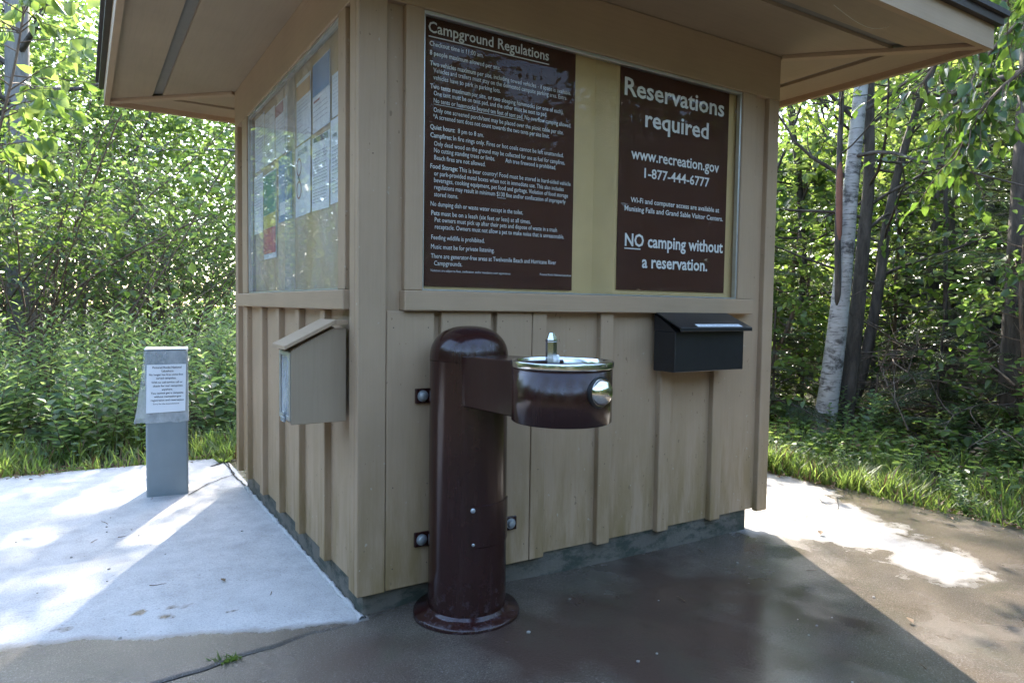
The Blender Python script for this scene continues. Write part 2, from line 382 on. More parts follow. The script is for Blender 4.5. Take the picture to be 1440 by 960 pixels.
# right and back walls, out of sight from the front, dressed alike
board('corner_board', (2.155, .052, ZB), (2.19, .09, ZS-.001)); board('corner_board', (2.155, 2.12, ZB), (2.19, 2.21, ZS-.001))
for y0 in (.45, .85, 1.25, 1.65): board('batten', (2.156, y0, ZB+.004), (2.188, y0+.07, ZS-.001))
board('corner_board', (.052, 2.178, ZB), (.1, 2.21, ZS-.001)); board('corner_board', (2.06, 2.178, ZB), (2.154, 2.21, ZS-.001))
for x0 in (.45, .85, 1.25, 1.65): board('batten', (x0, 2.176, ZB+.004), (x0+.07, 2.208, ZS-.001))

def window(axis, w0, w1, cas0, cas1, led0, led1, splitA, splitB, hdr0, hdr1, gl):
    """glazed notice case on the front ('x') or left ('y') wall; u runs along the wall, d goes into it"""
    def P(u, d, z): return (u, d, z) if axis == 'x' else (d, u, z)
    def bx(mb, a, b, bev=0):
        p, q = P(*a), P(*b); return mb.box([min(i, j) for i, j in zip(p, q)], [max(i, j) for i, j in zip(p, q)], bev)
    hm = 'tan_x' if axis == 'x' else 'tan_y'
    case = MB(); bx(case, (w0, .046, ZL1-.01), (w1, .054, ZH+.01)); case = case.build('notice_board', M['backing'], kiosk)
    for u0, u1 in ((cas0, w0), (w1, cas1)):
        m = MB(); bx(m, (u0, 0, ZL1+.0005), (u1, PB+.018, ZH-.0005), BV); m.build('window_casing', M['tan_v'], kiosk)
    m = MB(); bx(m, (hdr0, .0, ZH), (hdr1, PB+.018, ZS-.0015), BV); m.build('header_board', M[hm], kiosk)
    m = MB(); bx(m, (led0, -.022, ZL0), (led1, PB+.018, ZL1), .004); m.build('window_ledge', M[hm], kiosk)
    # aluminium tracks round the opening
    tr = MB(); bx(tr, (w0+.001, .008, ZH-.014), (w1-.001, .030, ZH-.001), .001); bx(tr, (w0+.001, .008, ZL1+.001), (w1-.001, .030, ZL1+.007), .001)
    bx(tr, (w1-.012, .008, ZL1+.0075), (w1-.001, .030, ZH-.0145), .001); bx(tr, (w0+.001, .008, ZL1+.0075), (w0+.006, .030, ZH-.0145), .001)
    tr.build('window_track', M['alu'], kiosk)
    m = MB(); bx(m, (w0+.007, .021, ZL1+.008), (splitA, .025, ZH-.015)); m.build('glass_pane', M[gl], kiosk)
    m = MB(); bx(m, (splitB, .012, ZL1+.008), (w1-.013, .016, ZH-.015)); m.build('glass_pane', M[gl], kiosk)
# panel must not cover the display recess: backing sits in front of it
window('x', .243, 1.921, .172, 2.017, .164, 2.012, 1.146, 1.026, .1055, 2.19, 'glass')
window('y', .221, 1.862, .140, 1.995, .095, 2.10, 1.085, .872, .0915, 2.21, 'glass_l')

# eaves: soffit boards, vent slot, mitre trim, fascia, drip edge, roof
O = .664
def sq(d): return [(-d, -d), (S1+d, -d), (S1+d, S2+d), (-d, S2+d)]
def side(d0, d1, k, gap=0):
    a, b = sq(d0), sq(d1); return [a[k], a[(k+1) % 4], b[(k+1) % 4], b[k]]
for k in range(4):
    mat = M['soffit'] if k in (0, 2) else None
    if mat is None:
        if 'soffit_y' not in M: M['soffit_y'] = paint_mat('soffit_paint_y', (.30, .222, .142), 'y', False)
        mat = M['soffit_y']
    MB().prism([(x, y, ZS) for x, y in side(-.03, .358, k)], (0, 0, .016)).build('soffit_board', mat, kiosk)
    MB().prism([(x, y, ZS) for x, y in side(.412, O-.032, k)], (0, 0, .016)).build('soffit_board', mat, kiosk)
    MB().prism([(x, y, ZS+.017) for x, y in side(.34, .43, k)], (0, 0, .01)).build('vent_strip', M['vent'], kiosk)
    fm = M['tan_x'] if k in (0, 2) else M['tan_y']
    MB().prism([(x, y, 2.362) for x, y in side(O-.030, O, k)], (0, 0, .146)).build('fascia_board', fm, kiosk)
    MB().prism([(x, y, 2.470) for x, y in side(O+.001, O+.028, k)], (0, 0, .062)).build('drip_edge', M['drip'], kiosk)
    # mitre trim from the wall corner to the eave corner
    p, q = Vector((*sq(0.0)[k], 0)), Vector((*sq(O-.035)[k], 0)); d = (q-p).normalized(); nrm = Vector((-d.y, d.x, 0))*.024
    MB().prism([(v.x, v.y, ZS-.020) for v in (p-nrm, q-nrm, q+nrm, p+nrm)], (0, 0, .0195), bev=.002).build('mitre_trim', M['tan_x'], kiosk)
apex = ((S1/2, S2/2))
rp = sq(O+.045); rf = MB()
vs0 = [rf.bm.verts.new((x, y, 2.533)) for x, y in rp]; vs1 = [rf.bm.verts.new((x, y, 2.509)) for x, y in rp]; ap = rf.bm.verts.new((S1/2, S2/2, 3.22)); 
for i in range(4):
    j = (i+1) % 4; rf.bm.faces.new((vs0[i], vs0[j], ap)); rf.bm.faces.new((vs1[i], vs1[j], vs0[j], vs0[i]))
rf.bm.faces.new(vs1[::-1]); rf.build('roof', M['shingle'], kiosk)
MB().box((REC+.03, REC+.03, 1.0), (2.13, 2.15, 2.39)).build('inner_core', M['tan_v'], kiosk)

# loose string under the soffit
def tube_np(paths, n=6):
    """paths: list of (pts (k,3), radii (k,)) -> V, F"""
    Vs, Fs, off = [], [], 0
    for P, r in paths:
        P = np.asarray(P, float); r = np.asarray(r, float); k = len(P)
        T = np.gradient(P, axis=0); T /= np.linalg.norm(T, axis=1)[:, None]+1e-9
        ref = np.array([0, 0, 1.]) if abs(T[:, 2]).mean() < .8 else np.array([1., 0, 0])
        A = np.cross(T, ref); A /= np.linalg.norm(A, axis=1)[:, None]+1e-9; B = np.cross(T, A)
        ang = np.linspace(0, 2*PI, n, endpoint=False)
        ring = P[:, None, :]+r[:, None, None]*(np.cos(ang)[None, :, None]*A[:, None, :]+np.sin(ang)[None, :, None]*B[:, None, :])
        Vs.append(ring.reshape(-1, 3))
        i = np.arange(k-1)[:, None]*n; j = np.arange(n)[None, :]; j2 = (j+1) % n
        Fs.append((np.stack([i+j, i+j2, i+n+j2, i+n+j], -1).reshape(-1, 4))+off)
        off += k*n
    return np.concatenate(Vs), np.concatenate(Fs)
t = np.linspace(0, 1, 14)
P = np.stack([1.86+.40*t, -.50-.02*np.sin(t*3), ZS-.002-.05*np.sin(t*PI)], 1)
V, F = tube_np([(P, np.full(14, .0016))], 5)
tag(link('loose_string', np_mesh('loose_string', V, [F], smooth=True), M['wire']), 'thin pale string sagging below the right hand soffit', 'string')

# ------------------------------------------------------------------ POSTERS AND NOTICES
CX, CY = -.8055, -2.2983
YP = .040
def px_(x): return CX+(x-CX)*((YP-CY)/(.02-CY))
def pz_(z): return 1.125+(z-1.125)*((YP-CY)/(.02-CY))
reg = thing('regulations_poster', 'tall dark brown poster headed Campground Regulations behind the front glass', 'poster', (px_(.59), YP, pz_(1.2)))
def poster_sheet(root, x0, x1, z0, z1):
    ox, oz = root.location.x, root.location.z; m = MB(); nx, nz = 10, 14; rows = []
    rng = random.Random(int(x0*1000))
    for i in range(nx+1):
        rows.append([m.bm.verts.new((px_(x0+(x1-x0)*i/nx)-ox, .0005+.0011*mnoise.noise(Vector((i*.4, j*.3, x0*9))) , pz_(z0+(z1-z0)*j/nz)-oz)) for j in range(nz+1)])
    for i in range(nx):
        for j in range(nz): m.bm.faces.new((rows[i][j], rows[i+1][j], rows[i+1][j+1], rows[i][j+1]))
    g = bmesh.ops.extrude_face_region(m.bm, geom=list(m.bm.faces))
    for v in [e for e in g['geom'] if isinstance(e, bmesh.types.BMVert)]: v.co.y += .002
    return m.build('sheet', M['poster'], root, 40)
poster_sheet(reg, .256, .925, 1.195, 2.163)
le = Lettering(); ox, oz = reg.location.x, reg.location.z
def ln(le, txt, x0, x1, z, size, bold=0.0): le.line(txt, px_(x0)-ox, px_(x1)-ox, pz_(z)-oz, size, bold)
ln(le, 'Campground Regulations', .265, .79, 2.117, .0555, .013)
LINES = [("*Checkout time* is 11:00 am.", .27, .492, 1.987), ("*8 people maximum* allowed per site.", .271, .567, 1.955), ("*Two vehicles maximum* per site, including towed vehicles - if space is available.", .272, .902, 1.918), ("Vehicles and trailers must stay on the delineated campsite parking area. Extra", .286, .879, 1.895), ("vehicles have to park in parking lots.", .286, .568, 1.87), ("*Two tents maximum* per site, or two sleeping hammocks (or one of each).", .274, .865, 1.837), ("One tent must be on tent pad, and the other must be next to pad.", .288, .785, 1.814), ("No tents or hammocks beyond ten feet of tent pad. No overflow camping allowed.", .288, .905, 1.788), ("Only one screened porch/tent may be placed over the picnic table per site.", .288, .868, 1.755), ("*A screened tent does not count towards the two tents per site limit.", .286, .799, 1.731), ("*Quiet hours:*  8 pm to 8 am.", .275, .497, 1.693), ("*Campfires:* In fire rings only. Fires or hot coals cannot be left unattended.", .276, .87, 1.664), ("Only dead wood on the ground may be collected for use as fuel for campfires.", .291, .878, 1.635), ("No cutting standing trees or limbs.         Ash tree firewood is prohibited.", .291, .833, 1.611), ("Beach fires are not allowed.", .292, .506, 1.585), ("*Food Storage:* This is bear country! Food must be stored in hard-sided vehicle", .277, .908, 1.553), ("or park-provided metal boxes when not in immediate use. This also includes", .292, .874, 1.528), ("beverages, cooking equipment, pet food and garbage. Violation of food storage", .292, .896, 1.504), ("regulations may result in minimum $130 fine and/or confiscation of improperly", .293, .884, 1.479), ("stored items.", .293, .391, 1.453), ("No dumping dish or waste water except in the toilet.", .279, .678, 1.418), ("*Pets* must be on a leash (six feet or less) at all times.", .282, .715, 1.385), ("Pet owners must pick up after their pets and dispose of waste in a trash", .296, .844, 1.361), ("receptacle. Owners must not allow a pet to make noise that is unreasonable.", .297, .88, 1.336), ("Feeding wildlife is prohibited.", .283, .506, 1.297), ("Music must be for private listening.", .282, .55, 1.263), ("There are generator-free areas at Twelvemile Beach and Hurricane River", .282, .842, 1.229), ("Campgrounds.", .295, .411, 1.203)]
DZ = .075
for t_, a, b, z in LINES: ln(le, t_, a, b, z+DZ-.0, .0245, .001)
le.bar(px_(.266)-ox, pz_(2.086)-oz, px_(.792)-ox, pz_(2.090)-oz)
le.bar(px_(.288)-ox, pz_(1.8505)-oz, px_(.676)-ox, pz_(1.852)-oz)
le.bar(px_(.560)-ox, pz_(1.541)-oz, px_(.598)-ox, pz_(1.5425)-oz)
ln(le, 'Violations are subject to fines, confiscation, and/or mandatory court appearances.', .28, .626, 1.252, .0125)
ln(le, 'Pictured Rocks National Lakeshore', .764, .92, 1.255, .0125)
le.build('lettering', M['letter'], reg, (0, -.0022, 0), (1, 0, 0), (0, 0, 1))

res = thing('reservations_poster', 'narrower dark brown poster reading Reservations required behind the front glass', 'poster', (px_(1.5), YP, pz_(1.2)))
poster_sheet(res, 1.166, 1.843, 1.205, 2.165)
le = Lettering(); ox, oz = res.location.x, res.location.z
for t_, a, b, z, sz, bd in (('Reservations', 1.187, 1.807, 2.068, .108, .017), ('required', 1.309, 1.706, 1.949, .105, .017), ('www.recreation.gov', 1.232, 1.783, 1.792, .069, .016), ('1-877-444-6777', 1.311, 1.72, 1.716, .060, .016), ('Wi-Fi and computer access are available at', 1.235, 1.792, 1.595, .032, .014), ('Munising Falls and Grand Sable Visitor Centers.', 1.201, 1.819, 1.556, .032, .014), ('NO camping without', 1.207, 1.825, 1.417, .078, .02), ('a reservation.', 1.309, 1.722, 1.326, .078, .02)): ln(le, t_, a, b, z, sz, bd)
le.bar(px_(1.205)-ox, pz_(1.383)-oz, px_(1.298)-ox, pz_(1.388)-oz)
le.build('lettering', M['letter'], res, (0, -.0022, 0), (1, 0, 0), (0, 0, 1))

def notice(name, label, y0, y1, z0, z1, deco, tilt=0.0, sheetmat='paper'):
    """a sheet pinned behind the left glass; u runs to the reader's right (towards -y)"""
    k = (.040-CX)/(.02-CX); fy = lambda y: CY+(y-CY)*k; fz = lambda z: 1.125+(z-1.125)*k
    y0, y1, z0, z1 = fy(y0), fy(y1), fz(z0), fz(z1); w, h = y1-y0, z1-z0
    t = thing(name, label, 'notice', (.040, y1, z0)); t.rotation_euler = (tilt, 0, 0)
    m = MB(); n = 6
    rows = [[m.bm.verts.new((.0012*mnoise.noise(Vector((i*.5, j*.5, y0*7))), -w*i/n, h*j/n)) for j in range(n+1)] for i in range(n+1)]
    for i in range(n):
        for j in range(n): m.bm.faces.new((rows[i][j], rows[i+1][j], rows[i+1][j+1], rows[i][j+1]))
    m.build('sheet', M[sheetmat], t, 40)
    groups = {}
    for d in deco:
        mt = d[0]; g = groups.setdefault(mt, Lettering())
        if d[1] == 'block': g.poly([(d[2]*w, d[3]*h), (d[4]*w, d[3]*h), (d[4]*w, d[5]*h), (d[2]*w, d[5]*h)])
        elif d[1] == 'lines':
            rr = random.Random(int(y0*999)); v = d[5]
            while v > d[3]:
                u = d[2]
                while u < d[4]-.05:
                    ww = min(rr.uniform(.05, .16), d[4]-u); g.bar(u*w, v*h, (u+ww)*w, (v+.010)*h); u += ww+.02
                    if rr.random() < .06: break
                v -= d[6]
        elif d[1] == 'ring': g.ring(d[2]*w, d[3]*h, d[4]*w*.78, d[4]*w)
        elif d[1] == 'poly': g.poly([(a*w, b*h) for a, b in d[2]])
    lv = 0
    for mt, g in groups.items():
        nm = 'printed_lines' if mt in ('ink', 'greyink') else 'printed_panel'
        g.build(nm, M[mt], t, (-.0022-.0006*lv, 0, 0), (0, -1, 0), (0, 0, 1)); lv += 1
    return t
notice('paper_notice', 'white notice with an orange picture across its top behind the side glass', .640, .868, 1.822, 2.094, [('orange', 'block', .03, .70, .97, .93), ('greyink', 'lines', .08, .06, .92, .64, .055)])
notice('paper_notice', 'notice with a large blue picture above grey lines, topmost behind the side glass', .378, .615, 1.824, 2.103, [('blue', 'block', .03, .52, .97, .98), ('maroon', 'block', .1, .42, .45, .45), ('greyink', 'lines', .08, .08, .92, .36, .07)])
notice('paper_notice', 'white text notice half hidden by the casing, beside the blue picture notice', .13, .354, 1.832, 1.992, [('greyink', 'lines', .08, .08, .92, .88, .09)])
notice('paper_notice', 'white notice with two joined red circles behind the side glass', .648, .886, 1.508, 1.814, [('maroon', 'ring', .27, .70, .17), ('maroon', 'ring', .27, .38, .17), ('greyink', 'poly', [(.2, .86), (.78, .86), (.78, .93), (.2, .93)]), ('ink', 'poly', [(.20, .55), (.32, .48), (.36, .52), (.24, .60)])])
notice('paper_notice', 'white text notice with a dark heading bar between the red circle notice and the casing', .390, .628, 1.508, 1.806, [('ink', 'poly', [(.1, .93), (.92, .90), (.92, .985), (.1, .99)]), ('greyink', 'lines', .1, .1, .9, .78, .042)], .03)
notice('paper_notice', 'white text notice lowest beside the near casing with a small black mark at its head', .13, .371, 1.508, 1.826, [('ink', 'block', .12, .78, .32, .82), ('greyink', 'lines', .1, .1, .9, .66, .045)])
notice('paper_notice', 'grey looking blank edged notice at the far top corner of the side case', 1.50, 1.73, 1.835, 2.12, [('greyink', 'lines', .1, .1, .9, .8, .06)])
notice('paper_notice', 'pale notice second from the far top corner of the side case', 1.275, 1.49, 1.832, 2.10, [('greyink', 'lines', .1, .1, .9, .85, .05)])
notice('paper_notice', 'pale notice headed by a small dark red block near the middle of the side case', 1.03, 1.262, 1.832, 2.09, [('maroon', 'block', .04, .76, .7, .97), ('greyink', 'lines', .1, .1, .9, .66, .06)])
notice('paper_notice', 'narrow white notice lowest at the far end of the side case', 1.545, 1.76, 1.50, 1.815, [('greyink', 'lines', .1, .3, .9, .9, .05)])
notice('colour_coded_card', 'fire danger style card in green, yellow and red bands behind the side glass', 1.245, 1.525, 1.352, 1.79, [('green', 'block', .02, .52, .98, .98), ('yellow', 'block', .02, .36, .98, .515), ('red', 'block', .02, .06, .98, .355)])
notice('blue_notice', 'plain blue notice behind the overlapping panes of the side glass', .946, 1.20, 1.515, 1.82, [('paper', 'block', .1, .1, .9, .3)], 0, 'blue')

# ------------------------------------------------------------------ DRINKING FOUNTAIN
FX, FY = .3576, -.1445
ftn = thing('drinking_fountain', 'dark brown pedestal drinking fountain with steel topped bowl bolted to the kiosk', 'drinking fountain', (FX, FY, 0))
PR = .1382
prof = [(PR, .05), (PR, .934)]
MB().lathe(prof, n=64).build('pedestal', M['enamel'], ftn)
dome = [(PR+.0008, .936), (PR+.0008, .950)]+[(PR*math.cos(a)**.80 if a < PI/2-.01 else 0, .950+.1045*math.sin(a)) for a in np.linspace(.06, PI/2, 14)]
MB().lathe(dome, n=64).build('dome_cap', M['enamel'], ftn)
MB().lathe([(PR-.01, .9345), (PR-.004, .9352), (PR-.01, .9359)], n=48).build('seam', M['soil'], ftn)
MB().lathe([(.10, .020), (.190, .020), (.191, .040), (.188, .046), (.152, .050), (.146, .058), (PR+.001, .064)], n=64).build('base_plate', M['enamel'], ftn)
# curved access cover on the right of the pedestal front
a0, a1 = R(-113), R(-30)
ac = MB(); ac.lathe([(PR+.0005, .305), (PR+.005, .3065), (PR+.005, .4485), (PR+.0005, .450)], n=24, a0=a0, a1=a1); acc = ac.build('access_cover', M['enamel'], ftn, 30)
ac2 = MB(); ac2.lathe([(PR+.0005, .075), (PR+.0022, .076), (PR+.0022, .3035), (PR+.0005, .3045)], n=24, a0=R(-110), a1=a1); ac2.build('lower_cover', M['enamel'], ftn, 30)
def screw(parent, ang, z, r, h, rad0, mat='galv'):
    m = MB(); m.lathe([(r, 0), (r*.95, h*.6), (r*.5, h), (0, h)], n=16)
    d = Vector((math.cos(ang), math.sin(ang), 0)); m.xf(Matrix.Translation(d*rad0+Vector((0, 0, z)))@d.to_track_quat('Z', 'Y').to_matrix().to_4x4()); return m.build('screw', M[mat], parent, 40)
screw(acc, R(-111), .436, .0085, .007, PR+.0045); screw(acc, R(-110), .318, .0055, .004, PR+.0045)
BYo = -.702-FY
w = .085
ya = -math.sqrt(PR**2-w**2)+.012; yb = BYo+math.sqrt(.143**2-w**2)-.012
arm = MB(); arm.prism([(-w, ya, .788), (-w, yb, .799), (-w, yb, .966), (-w, ya, .957)], (2*w, 0, 0), bev=.004); arm.build('arm', M['enamel'], ftn)
bo = (0, BYo, 0)
MB().lathe([(0, .801), (.139, .801), (.143, .804), (.143, .955), (.141, .9555), (.120, .9555)], bo, 72).build('bowl', M['enamel'], ftn)
MB().lathe([(.1425, .9552), (.1463, .9558), (.1468, .958), (.1468, .972), (.1455, .9745), (.136, .9745), (.1345, .973), (.132, .9555)], bo, 96).build('rim', M['steel'], ftn)
MB().lathe([(.1325, .957), (.127, .945), (.105, .932), (.05, .922), (.018, .919), (.016, .912), (0, .912)], bo, 64).build('basin', M['steel'], ftn)
bb = MB(); bx0, by0 = 0.0, BYo+.055
hexa = [(.0165*math.cos(a), .0165*math.sin(a)) for a in [R(15+60*i) for i in range(6)]]
for i in range(6): pass
rings = [(1, .918), (1, 1.024), (1.06, 1.0255), (1.06, 1.030), (.52, 1.050)]
rr = [[bb.bm.verts.new((bx0+x*k, by0+y*k, z)) for x, y in hexa] for k, z in rings]
for p, q in zip(rr, rr[1:]):
    for i in range(6): bb.bm.faces.new((p[i], p[(i+1) % 6], q[(i+1) % 6], q[i]))
bb.bm.faces.new(rr[-1])
bb.box((bx0+.010, by0-.012, .918), (bx0+.024, by0+.010, .986), .003)      # mouth guard shoulder
bb.build('bubbler', M['steel'], ftn)
bt = MB(); ba = R(-80); d = Vector((math.cos(ba), math.sin(ba), 0))
bt.lathe([(.0375, .002), (.0375, .006)]+[(.0365*math.cos(a), .006+.027*math.sin(a)) for a in np.linspace(0, PI/2-.02, 12)]+[(0, .033)], n=40)
bt.xf(Matrix.Translation(Vector((0, BYo, .897))+d*.1425)@d.to_track_quat('Z', 'Y').to_matrix().to_4x4()); pbt = bt.build('push_button', M['chrome'], ftn, 50)
bt = MB(); bt.lathe([(.030, -.006), (.044, -.006), (.044, .002), (.041, .0035), (.0378, .0035)], n=40); bt.xf(Matrix.Translation(Vector((0, BYo, .897))+d*.1425)@d.to_track_quat('Z', 'Y').to_matrix().to_4x4()); bt.build('button_collar', M['black'], pbt, 50)
for z in (.797, .2695):
    br = MB().box((.213-FX, -.012-FY, z-.027), (.652-FX, -.0015-FY, z+.027), .002).build('wall_strap', M['enamel'], ftn)
    MB().box((-.06, .06, z-.02), (.06, -.0125-FY, z+.02)).build('strap_lug', M['enamel'], br)
    for x in (.2405, .624):
        m = MB(); m.lathe([(.021, 0), (.021, .002), (.0165, .0022), (.0165, .006), (.013, .012), (.006, .0145), (0, .015)], n=20)
        m.xf(Matrix.Translation((x-FX, -.012-FY, z))@Matrix.Rotation(R(90), 4, 'X')); m.build('bolt', M['galv'], br, 40)

# ------------------------------------------------------------------ BROCHURE BOX on the left wall
bxr = thing('brochure_box', 'small tan wooden box with sloping lid on the left wall', 'brochure box', (0, .195, .704))
def yy(y): return y-.195
bm_ = MB(); t = .016
sidep = [(-.195, 0, 0), (-.0005, 0, 0), (-.0005, 0, .335), (-.05, 0, .335), (-.188, 0, .262), (-.195, 0, .255)]
for y0 in (yy(.120), yy(.256)): bm_.prism([(x, y0, z) for x, _, z in sidep], (0, .016, 0), bev=.0015)
bm_.box((-.190, yy(.1362), .001), (-.002, yy(.2558), .016)); bm_.box((-.014, yy(.1362), .0165), (-.001, yy(.2558), .33))
bm_.build('box_body', M['tan_c'], bxr)
lid = MB(); lid.prism([(-.222, yy(.098), .262), (-.222, yy(.098), .276), (-.046, yy(.098), .366), (-.046, yy(.098), .350)], (0, .18, 0), bev=.0015)
lid.box((-.0455, yy(.098), .3475), (-.0005, yy(.278), .3635), .0015); lid.build('lid', M['tan_y'], bxr)
fw = MB(); 
fw.box((-.200, yy(.124), .012), (-.1955, yy(.136), .252), .001); fw.box((-.200, yy(.254), .012), (-.1955, yy(.268), .252), .001)
fw.box((-.200, yy(.1362), .238), (-.1955, yy(.2538), .252), .001); fw.box((-.200, yy(.1362), .012), (-.1955, yy(.2538), .028), .001)
fr_ = fw.build('window_frame', M['alu'], bxr)
MB().box((-.1945, yy(.1365), .017), (-.1925, yy(.2555), .254)).build('window_pane', M['clearbag'], bxr)
MB().box((-.209, yy(.17), .004), (-.2002, yy(.215), .022), .002).box((-.206, yy(.18), .022), (-.2002, yy(.205), .040), .002).build('hasp', M['galv'], bxr)

# ------------------------------------------------------------------ BLACK LETTER BOX on the front wall
mb = thing('letter_box', 'black metal letter box with white sticker under the reservations poster', 'letter box', (1.60, 0, .848))
m = MB(); m.box((-.228, -.135, 0), (.212, .0005-.003, .178), .003); m.prism([(-.228, -.135, .1782), (-.228, -.003, .1782), (-.228, -.003, .258)], (.44, 0, 0)); m.build('box_body', M['black'], mb)
m = MB(); m.prism([(-.234, -.004, .262), (-.234, -.004, .267), (-.234, -.172, .196), (-.234, -.172, .180), (-.234, -.168, .180), (-.234, -.166, .192)], (.458, 0, 0), bev=.0012); lid_ = m.build('lid', M['black'], mb)
sl = Vector((0, -.168, -.071)).normalized(); up = Vector((0, -sl.z, sl.y)) if sl.y < 0 else Vector((0, sl.z, -sl.y))
up = Vector((0, -.071, .168)).normalized()
st0 = Vector((-.12, -.004, .267))+sl*.148+up*.0008
m = MB(); q = [st0, st0+Vector((.285, 0, 0)), st0+Vector((.285, 0, 0))+sl*.026, st0+sl*.026]; m.prism(q, up*.0006); stk = m.build('sticker', M['paper'], lid_)
le = Lettering(); rg = random.Random(5); u = .02
while u < .26:
    ww = rg.uniform(.006, .02); le.bar(u, .009, u+ww, .014); u += ww+rg.uniform(.002, .006)
le.build('sticker_print', M['greyink'], lid_, tuple(st0+up*.0012+sl*.026), (1, 0, 0), tuple(-sl))

# ------------------------------------------------------------------ FEE POST (left, under a plastic bag)
ang = R(-6.8)
fp = thing('fee_post', 'grey steel self registration post wrapped in plastic with a white notice', 'fee post', (-.504, 2.124, 0), ang)
m = MB(); m.box((0, 0, -.02), (.2195, .19, .848), .014, 3); m.build('post', M['fee'], fp, 40)
m = MB(); m.box((-.004, -.004, .8482), (.2235, .194, .855), .003); m.build('cap', M['paper'], fp)
# plastic sleeve: flares out to the left towards the bottom
m = MB(); n = 40; rows = []
for j in range(13):
    f = j/12; z = .842-.41*f; ring = []
    for i in range(n):
        u = i/n*4; kx = int(u); s_ = u-kx
        p = [(0+s_, 0), (1, s_), (1-s_, 1), (0, 1-s_)][kx]
        x = -.004+p[0]*.2275; y = -.004+p[1]*.198
        flare = .052*f**1.2*(1-p[0])**2; x -= flare; y += (-.006*f if p[1] < .5 else .02*f)
        x += .004*mnoise.noise(Vector((p[0]*5, p[1]*5, f*6)))*f; y += .005*mnoise.noise(Vector((p[0]*7+9, p[1]*5, f*7)))
        ring.append(m.bm.verts.new((x, y, z+.012*f*mnoise.noise(Vector((p[0]*6, p[1]*6, 3))))))
    rows.append(ring)
for p, q in zip(rows, rows[1:]):
    for i in range(n): m.bm.faces.new((p[i], p[(i+1) % n], q[(i+1) % n], q[i]))
m.build('plastic_sleeve', M['clearbag'], fp, 60)
m = MB(); m.prism([(.004, -.0135, .489), (.206, -.0135, .494), (.212, -.0105, .767), (.010, -.0105, .765)], (0, -.0008, 0)); nt_ = m.build('notice_sheet', M['paper'], fp)
le = Lettering(); z = .748
for t_, a, b, sz in (('Pictured Rocks National', .055, .215, .017), ('Lakeshore', .105, .17, .017), ('No longer has first come first', .036, .224, .016), ('served campsites.', .075, .185, .016), ('With no cell service call or', .048, .220, .016), ('check for our campsites', .056, .220, .016), ('anywhere.', .105, .165, .016), ('You cannot get a campsite', .044, .224, .016), ('without recreation.gov', .062, .212, .016), ('registration and reservation', .044, .226, .016), ('Sorry for the inconvenience', .056, .200, .011)):
    le.line(t_, a*.93-.012, b*.93-.012, z, sz, .012); z -= .0205 if 'served' not in t_ else .0235
le.build('notice_print', M['ink'], nt_, (0, -.0146, 0), (1, 0, 0), (0, 0, 1))

# ------------------------------------------------------------------ GROUND
def fbm(x, y, s, o=3):
    return mnoise.fractal(Vector((x*s, y*s, 1.7)), .9, 2.0, o)
def crack(x):
    pts = [(-7, -.75), (-3, -.38), (-1.2, -.14), (-.633, -.061), (-.408, -.026), (-.149, .012), (.0, .006), (.045, .03)]
    for (a, b), (c, d) in zip(pts, pts[1:]):
        if x <= c: y = b+(d-b)*(x-a)/(c-a); break
    else: y = pts[-1][1]
    return y+.010*mnoise.noise(Vector((x*9, 3.1, 0)))+.004*mnoise.noise(Vector((x*40, 3.1, 0)))
def back(x):
    pts = [(-7, 3.45), (-1.25, 3.06), (.1, 3.0), (1.6, 2.85), (2.2, 2.6), (3.0, 1.5), (3.3, .9)]
    for (a, b), (c, d) in zip(pts, pts[1:]):
        if x <= c: y = b+(d-b)*(x-a)/(c-a); break
    else: y = .9
    return y+.05*mnoise.noise(Vector((x*2.2, 8, 0)))
def edge_r(y):
    pts = [(-6, 3.9), (-.7, 3.36), (.2, 3.30), (.8, 3.25), (1.6, 2.9), (2.7, 2.1)]
    for (a, b), (c, d) in zip(pts, pts[1:]):
        if y <= c: x = b+(d-b)*(y-a)/(c-a); break
    else: x = 2.1
    return x+.05*mnoise.noise(Vector((y*2.2, 5, 0)))
DRY = [(2.03, .045), (2.12, -.04), (2.22, -.20), (2.345, -.385), (2.43, -.52), (2.29, -.68), (2.30, -.84), (2.40, -.87), (2.56, -.75), (2.63, -.57), (2.77, -.33), (2.81, -.155), (2.95, .09), (3.15, .43), (3.22, .79), (2.9, 2.6), (2.0, 2.6)]
def pdist(x, y, poly):
    """signed distance, positive inside"""
    ins = False; dm = 9
    for (ax, ay), (bx_, by_) in zip(poly, poly[1:]+poly[:1]):
        if (ay > y) != (by_ > y) and x < (bx_-ax)*(y-ay)/(by_-ay)+ax: ins = not ins
        dx, dy = bx_-ax, by_-ay; t = max(0, min(1, ((x-ax)*dx+(y-ay)*dy)/(dx*dx+dy*dy+1e-12)))
        dm = min(dm, math.hypot(x-ax-t*dx, y-ay-t*dy))
    return dm if ins else -dm
def paint_edge(x):
    pts = [(-7, 1.6), (-1.04, .42), (-.81, .375), (-.62, .26), (-.44, .19), (0, .03), (.1, .0)]
    for (a, b), (c, d) in zip(pts, pts[1:]):
        if x <= c: return b+(d-b)*(x-a)/(c-a)
    return 0
SPL = [(-.64, .49, .06, .03), (-.50, .47, .05, .025), (-.86, .47, .07, .02), (-.57, .40, .04, .03), (-.35, .33, .03, .02)]
